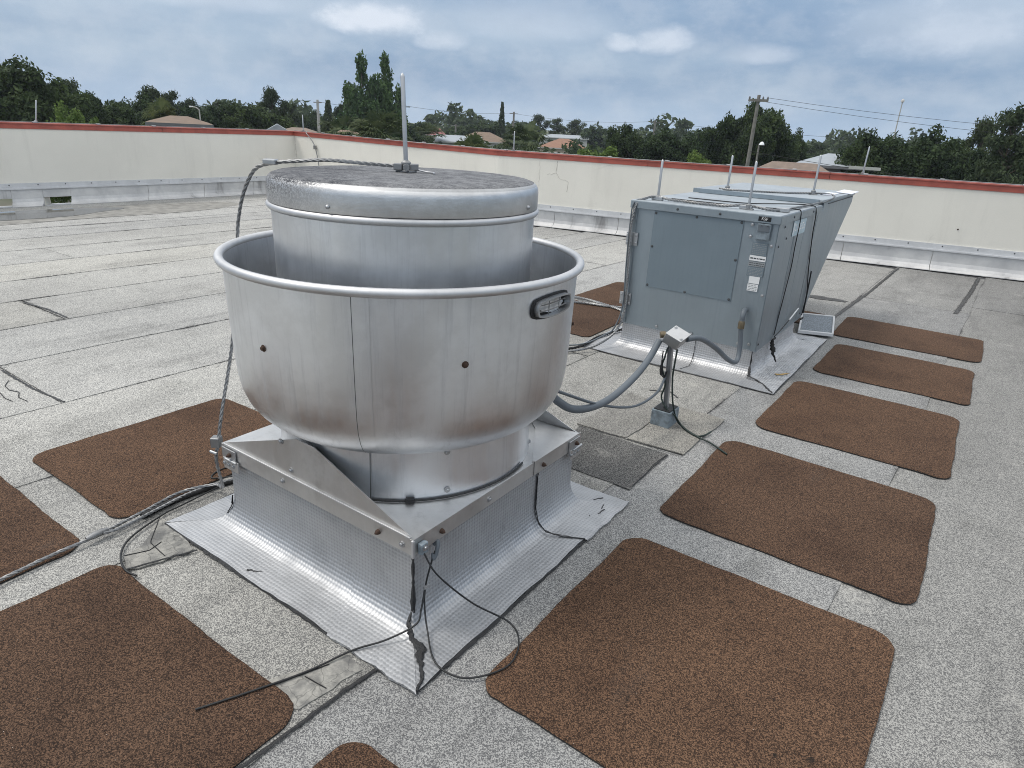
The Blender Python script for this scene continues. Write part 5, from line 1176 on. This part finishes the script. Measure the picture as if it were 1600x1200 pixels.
def proto_spire(key, seed):
    r = random.Random(seed); C_ = []; R_ = []
    for i in range(26):
        t = i / 25; z = 1.8 + 7.8 * t; w_ = 2.5 * (1 - t) * r.uniform(0.75, 1.1) + 0.3
        for k in range(5): a = k * 1.257 + i; C_.append((w_ * math.cos(a) * 0.75, w_ * math.sin(a) * 0.75, z - 0.15 * w_)); R_.append(0.28 + 0.3 * w_ / 2.6)
    V = leaves(C_, R_, 40, 0.24, seed, flat=0.8, shell=0.2)
    PROTO[key] = (quad_mesh('crown', V, 'leaf_far'), limb_mesh('trunk', [([(0, 0, 0), (0, 0, 5), (0, 0, 9.7)], 0.2, 0.04)], 'bark'), 10.0, 5.6)
def proto_palm(key, seed):
    r = random.Random(seed); V = []
    zc = 7.0
    for i in range(54):
        a = r.uniform(0, 6.28); e = rad(r.uniform(-55, 80)); L = r.uniform(1.6, 2.4)
        d = Vector((math.cos(a) * math.cos(e), math.sin(a) * math.cos(e), math.sin(e))); s = d.cross(Vector((0, 0, 1))).normalized(); up = s.cross(d)
        hub = Vector((0, 0, zc)) + d * L
        for k in range(15):            # a fan of narrow blades, tips drooping
            b = rad(-75 + 150 * k / 14); q = d * math.cos(b) + s * math.sin(b); l = r.uniform(1.5, 2.1)
            w_ = (s * math.cos(b) - d * math.sin(b)) * 0.09
            p0 = hub; p1 = hub + q * l * 0.6 + up * 0.1; p2 = hub + q * l - Vector((0, 0, 0.45)); V += [p0 - w_ * 0.3, p1 - w_, p2, p1 + w_]
        V += [Vector((0, 0, zc)) - s * 0.03, Vector((0, 0, zc)) + s * 0.03, hub + s * 0.02, hub - s * 0.02]
    V = np.array([tuple(v) for v in V])
    PROTO[key] = (quad_mesh('crown', V, 'leaf_palm'), limb_mesh('trunk', [([(0, 0, 0), (0.15, 0, 3.5), (0, 0, 7.0)], 0.26, 0.2)], 'palm_trunk'), 10.4, 7.2)
for k in range(4): proto_oak('oak%d' % k, 31 + k * 5, n=76 + 6 * k, low=0.22 + 0.03 * k)
proto_oak('bush0', 77, 'leaf_bright', 76, 0.1); proto_oak('bush1', 83, 'leaf_bright', 70, 0.15)
for k in range(3): proto_pine('pine%d' % k, 101 + k)
proto_column('column0', 5); proto_column('column1', 9); proto_spire('spire0', 3)
for k in range(2): proto_palm('palm%d' % k, 60 + k)
NAMES = dict(oak='oak_tree', pine='pine_tree', bush='bright_shrub_tree', column='columnar_tree', spire='spire_conifer', palm='fan_palm')
TREES = [
 ('oak', -58.3, 21.2, 11.2, 8.2, 'tall dark tree at the far left edge beyond the parapet'),
 ('oak', -61.5, 24.0, 10.0, 5.8, 'dark tree second from the left edge, a little lower'),
 ('pine', -83.1, 34.6, 9.7, 4.6, 'thin-topped pine behind the pale shrubs at far left'),
 ('bush', -44.4, 18.2, 7.6, 3.6, 'yellow-green bushy tree rising over the left coping'),
 ('bush', -42.1, 18.5, 7.0, 2.8, 'smaller yellow-green shrub right of the other pale bush at left'),
 ('oak', -63.5, 29.5, 9.0, 6.0, 'dark rounded tree right of the pale shrubs at left'),
 ('oak', -67.1, 33.5, 8.9, 5.4, 'dark tree left of the fan palm and tan-roofed house'),
 ('pine', -84.1, 44.2, 9.3, 5.8, 'open pine above the tan-roofed house at left'),
 ('pine', -83.2, 45.9, 9.0, 4.6, 'slim pine just right of the tan-roofed house at left'),
 ('palm', -58.2, 31.1, 7.7, 2.9, 'fan palm left of the tan-roofed dark house'),
 ('pine', -95.3, 54.9, 8.8, 5.2, 'pine behind the street lamp at left'),
 ('oak', -68.4, 41.5, 8.7, 5.6, 'dark tree just right of the street lamp'),
 ('oak', -70.4, 45.8, 9.2, 8.0, 'broad dark tree in the middle of the clump above the rope'),
 ('oak', -65.7, 45.6, 8.9, 7.2, 'broad dark tree at the right end of the clump above the rope'),
 ('pine', -73.0, 52.7, 9.9, 4.8, 'feathery pine sticking out right of the dark clump above the rope'),
 ('pine', -95.5, 72.6, 8.9, 5.4, 'pine left of the pale concrete pole'),
 ('oak', -109.6, 87.0, 8.8, 9.0, 'far low tree behind the pale concrete pole'),
 ('spire', -95.9, 80.2, 9.6, 3.4, 'narrow pointed conifer right of the pale concrete pole'),
 ('pine', -90.8, 78.4, 9.5, 4.2, 'round-topped little pine left of the two tall columnar trees'),
 ('oak', -111.5, 100.4, 8.4, 9.6, 'far low tree behind the foot of the columnar pair'),
 ('column', -70.0, 64.2, 13.9, 5.4, 'left one of the two tall bright columnar trees'),
 ('column', -69.4, 67.7, 14.2, 4.6, 'right one of the two tall columnar trees beside the fan rod'),
 ('palm', -41.7, 40.3, 7.6, 4.6, 'wide fan palm in front of the two columnar trees left of the fan rod'),
 ('palm', -54.5, 47.1, 7.2, 4.6, 'fan palm left of the columnar pair behind the concrete pole'),
 ('oak', -102.9, 109.1, 8.0, 11.0, 'far tree right of the fan rod behind the red roofs'),
 ('palm', -74.2, 81.2, 6.9, 5.0, 'fan palm between the two red-roofed houses'),
 ('oak', -108.5, 130.9, 8.0, 11.0, 'far tree behind the pale roof above the fan lid'),
 ('oak', -109.4, 142.9, 8.8, 11.6, 'far tree left of the tall thin conifer'),
 ('spire', -89.1, 120.6, 11.6, 2.5, 'tall thin dark conifer above the tan hip roof'),
 ('pine', -110.2, 166.9, 10.6, 8.8, 'distant pine, left one of three above the long metal roof'),
 ('pine', -105.8, 169.7, 9.9, 8.0, 'distant pine, middle one of three above the long metal roof'),
 ('pine', -106.6, 181.0, 10.4, 9.0, 'distant pine, right one of three above the long metal roof'),
 ('palm', -35.0, 51.1, 7.4, 4.0, 'large fan palm left of the terracotta roof'),
 ('palm', -31.4, 38.9, 6.4, 2.9, 'low fan palm in front of the tan hip roof above the fan lid'),
 ('bush', -29.2, 38.1, 6.1, 2.0, 'small green shrub beside the low palm above the fan lid'),
 ('oak', -91.9, 166.3, 9.4, 10.0, 'distant tree right of the terracotta roof'),
 ('oak', -33.1, 66.2, 9.0, 4.2, 'narrow dark tree standing highest left of the cabinet'),
 ('bush', -24.9, 45.7, 6.7, 5.2, 'bright green bushy mass on the coping left of the cabinet rods'),
 ('oak', -31.9, 69.0, 8.1, 5.6, 'dark tree just right of the narrow high one'),
 ('oak', -27.7, 66.5, 8.2, 6.8, 'dark spreading tree above the front left cabinet rod'),
 ('oak', -34.4, 93.9, 9.6, 9.8, 'tree farther back between the cabinet rods and the wooden pole'),
 ('oak', -23.3, 70.3, 10.6, 5.6, 'big dark tree left of the wooden utility pole'),
 ('oak', -19.9, 69.3, 11.8, 6.4, 'biggest dark tree right behind the wooden utility pole'),
 ('oak', -20.0, 81.6, 9.0, 3.8, 'dark tree at the right shoulder of the biggest tree'),
 ('bush', -19.3, 51.5, 6.5, 4.2, 'pale green shrub left of the wooden pole above the coping'),
 ('oak', -36.4, 166.1, 8.2, 9.2, 'small far tree behind the pale grey roof'),
 ('oak', -9.6, 59.2, 8.2, 3.4, 'dark tree leaning over the right end of the brown roof'),
 ('oak', -8.4, 61.4, 9.2, 6.0, 'dark broad tree left of the thin antenna mast'),
 ('oak', -5.8, 59.7, 9.2, 6.2, 'dark broad tree right of the thin antenna mast'),
 ('oak', -3.8, 65.9, 9.1, 6.8, 'dark tree near the right edge behind the broad ones'),
 ('pine', -2.2, 72.0, 9.6, 4.8, 'open-topped pine near the right edge'),
 ('pine', -0.2, 56.0, 9.8, 5.0, 'tall pine cut by the right picture edge'),
 ('oak', -0.7, 60.0, 8.1, 5.2, 'lower dark tree under the pine at the right edge'),
 ('oak', -68.9, 72.4, 6.6, 5.4, 'low dark tree right beside the fan rod foot')]
cnt = {}
for (kind, x, y, h, w_, label) in TREES:
    ks = sorted(k for k in PROTO if k.startswith(kind)); i = cnt.get(kind, 0); cnt[kind] = i + 1
    cr, tr, ph, pw = PROTO[ks[i % len(ks)]]
    t = thing(NAMES[kind], (x, y, -5.5), label, 'tree', 'trees beyond the parapet')
    k = (1.36, 1.06) if kind in ('oak', 'bush') else (1.25, 1.05)
    t.scale = (w_ * k[0] / pw, w_ * k[0] / pw, h * k[1] / ph); t.rotation_euler = (0, 0, i * 1.9)
    for me in (cr, tr):
        o = bpy.data.objects.new(me.name, me); COL.objects.link(o); o.parent = t
# the far wood that reads as one mass
r_ = np.random.default_rng(5); C_ = []; R_ = []
for i in range(1700):
    az = rad(r_.uniform(70, 178)); D = r_.uniform(185, 330); hh = r_.uniform(3.5, 8.6) - 5.5 + (D - 185) * 0.008
    nd = 1 + 0.35 * math.sin(az * 23) + 0.2 * math.sin(az * 61 + 1)
    C_.append((D * math.cos(az), D * math.sin(az), -5.5 + (hh + 5.5) * (0.35 + 0.65 * r_.random()) * nd * 0.95)); R_.append(r_.uniform(1.5, 3.2))
V = leaves(C_, R_, 42, 1.05, 6, flat=0.75)
o = bpy.data.objects.new('distant_wood', quad_mesh('distant_wood', V, 'leaf_far')); COL.objects.link(o)
tag(o, 'dark green line of distant woodland on the horizon', 'woodland', kind='stuff')
# low hedging and shrubs between the houses hide the open ground
C_ = []; R_ = []
for i in range(700):
    az = rad(r_.uniform(75, 172)); D = r_.uniform(95, 190); C_.append((D * math.cos(az), D * math.sin(az), -5.5 + r_.uniform(0.4, 4.6))); R_.append(r_.uniform(0.8, 1.9))
V = leaves(C_, R_, 40, 0.55, 8, flat=0.8)
o = bpy.data.objects.new('garden_shrubbery', quad_mesh('garden_shrubbery', V, 'leaf_oak')); COL.objects.link(o)
tag(o, 'mass of garden shrubs and hedges between the distant houses', 'shrubs', kind='stuff')

# ------------------------------------------------------------------ poles, lamps, lines
def pole(name, x, y, top, r0, r1, mat, label, cat):
    t = thing(name, (x, y, -5.5), label, cat)
    MB().tube([(x, y, -5.5), (x, y, (top - 5.5) / 2), (x, y, top)], [r0, (r0 + r1) / 2, r1], 10).build('shaft', mat, t, 60); return t
wp = pole('utility_pole', -12.98, 43.09, 4.15, 0.15, 0.10, 'wood_pole', 'weathered wooden utility pole with short crossarm in front of the biggest tree', 'utility pole')
MB().obox((-12.95, 43.0, 3.85), (0.55, 0.14, 0), (-0.02, 0.06, 0), (0, 0, 0.07)).build('crossarm', 'wood_pole', wp)
for k in (-0.9, 0.9, 0.45): MB().lathe((-12.95 + 0.55 * k, 43.0 + 0.14 * k), [(0.001, 3.92), (0.05, 3.92), (0.06, 3.98), (0.03, 4.06), (0.001, 4.08)], 8).build('insulator', 'house_grey', wp, 50)
cp = pole('utility_pole', -69.81, 56.81, 3.6, 0.22, 0.15, 'concrete_pole', 'pale concrete utility pole left of the columnar trees', 'utility pole')
MB().obox((-69.8, 56.8, 3.3), (0.3, 0.38, 0), (-0.04, 0.03, 0), (0, 0, 0.05)).build('crossarm', 'wood_pole', cp)
for (x, y, z, l) in ((-81.31, 113.97, 4.5, 'thin dark utility pole right of the tall thin conifer'), (-76.72, 78.83, 4.1, 'dark utility pole directly behind the fan rod'),
                     (-53.33, 118.56, 4.1, 'thin utility pole above the trees left of the cabinet'), (-96.74, 114.64, 1.7, 'short far utility pole above the red-roofed houses')):
    p = pole('utility_pole', x, y, z, 0.24, 0.17, 'wood_pole', l, 'utility pole')
    MB().obox((x, y, z - 0.35), (0.7, 0.5, 0), (-0.04, 0.05, 0), (0, 0, 0.06)).build('crossarm', 'wood_pole', p)
sl = pole('street_lamp', -51.59, 30.63, 1.75, 0.07, 0.045, 'concrete_pole', 'street lamp with a curved arm at left above the coping', 'street lamp')
MB().tube(spline([(-51.59, 30.63, 1.70), (-51.68, 30.48, 1.85), (-51.82, 30.25, 1.93)], 5), 0.04, 6).build('arm', 'concrete_pole', sl, 60)
MB().obox((-51.87, 30.16, 1.92), (0.06, 0.12, 0), (-0.07, 0.035, 0), (0, 0, 0.05)).build('lamp_head', 'glass_pale', sl, bevel=0.03)
s2 = pole('street_lamp', -13.91, 48.03, 1.40, 0.09, 0.06, 'wood_pole', 'short lamp post with a white head right of the wooden utility pole', 'street lamp')
MB().lathe((-13.75, 48.05), [(0.001, 1.35), (0.18, 1.36), (0.16, 1.45), (0.08, 1.55), (0.001, 1.58)], 12).build('lamp_head', 'glass_pale', s2, 50)
MB().tube([(-13.91, 48.03, 1.38), (-13.75, 48.05, 1.50)], 0.03, 6).build('arm', 'wood_pole', s2)
an = pole('antenna_mast', -17.36, 138.92, 8.9, 0.13, 0.08, 'concrete_pole', 'tall thin antenna mast above the trees at right', 'antenna')
MB().lathe((-17.36, 138.92), [(0.001, 8.9), (0.25, 8.92), (0.28, 9.2), (0.12, 9.45), (0.001, 9.5)], 10).build('mast_tip', 'house_white', an, 50)
tb = pole('vent_mast', -4.2, 28.0, 0.86, 0.035, 0.03, 'concrete_pole', 'small T-shaped mast just above the coping right of the last rod', 'mast')
MB().obox((-4.2, 28.0, 0.89), (0.52, 0.06, -0.0), (-0.01, 0.05, 0), (0, 0, 0.05)).build('crossbar', 'concrete_pole', tb)
def line(a, b, sag, r, label):
    A, B = Vector(a), Vector(b); P = [A.lerp(B, t) - Vector((0, 0, sag * 4 * t * (1 - t))) for t in np.linspace(0, 1, 16)]
    t = thing('power_line', a, label, 'power line', 'overhead power lines'); MB().tube(P, r, 5).build('line', 'rubber', t, 70)
line((-12.45, 43.12, 4.0), (24, 62, 3.6), 0.9, 0.010, 'upper overhead line running right from the wooden pole')
line((-12.7, 43.06, 3.8), (24, 61, 3.1), 1.0, 0.010, 'lower overhead line running right from the wooden pole')
line((-12.98, 43.0, 1.0), (22, 52, 0.6), 1.0, 0.014, 'low drooping line crossing the dark trees at right')
line((-12.95, 43.2, 3.6), (-19, 50, -3.5), 0.0, 0.010, 'slanting guy wire left of the wooden pole')
line((-76.7, 78.8, 3.9), (-81.3, 114, 4.3), 0.5, 0.02, 'far overhead line between the fan rod and the thin conifer')
line((-81.3, 114, 4.2), (-53.3, 118.6, 3.9), 0.7, 0.02, 'far overhead line above the distant pines')
line((-53.3, 118.6, 3.8), (20, 120, 3.4), 1.0, 0.02, 'far overhead line passing behind the wooden pole')
line((-69.8, 56.8, 3.4), (-76.7, 78.8, 3.7), 0.4, 0.018, 'far overhead line from the pale concrete pole to the fan rod')

# ------------------------------------------------------------------ air: faint distance haze
hb = MB().box(-420, 420, -200, 420, -6.6, 12.5).build('haze', 'rubber'); hb.data.materials.clear()
hm = bpy.data.materials.new('haze'); hm.use_nodes = True; nt = hm.node_tree
for n_ in list(nt.nodes): nt.nodes.remove(n_)
ou = nt.nodes.new('ShaderNodeOutputMaterial'); pv = nt.nodes.new('ShaderNodeVolumePrincipled')
pv.inputs['Color'].default_value = (0.80, 0.88, 1.0, 1); pv.inputs['Density'].default_value = 0.0003; pv.inputs['Anisotropy'].default_value = 0.2
nt.links.new(pv.outputs[0], ou.inputs['Volume']); hb.data.materials.append(hm); tag(hb, kind='stuff')
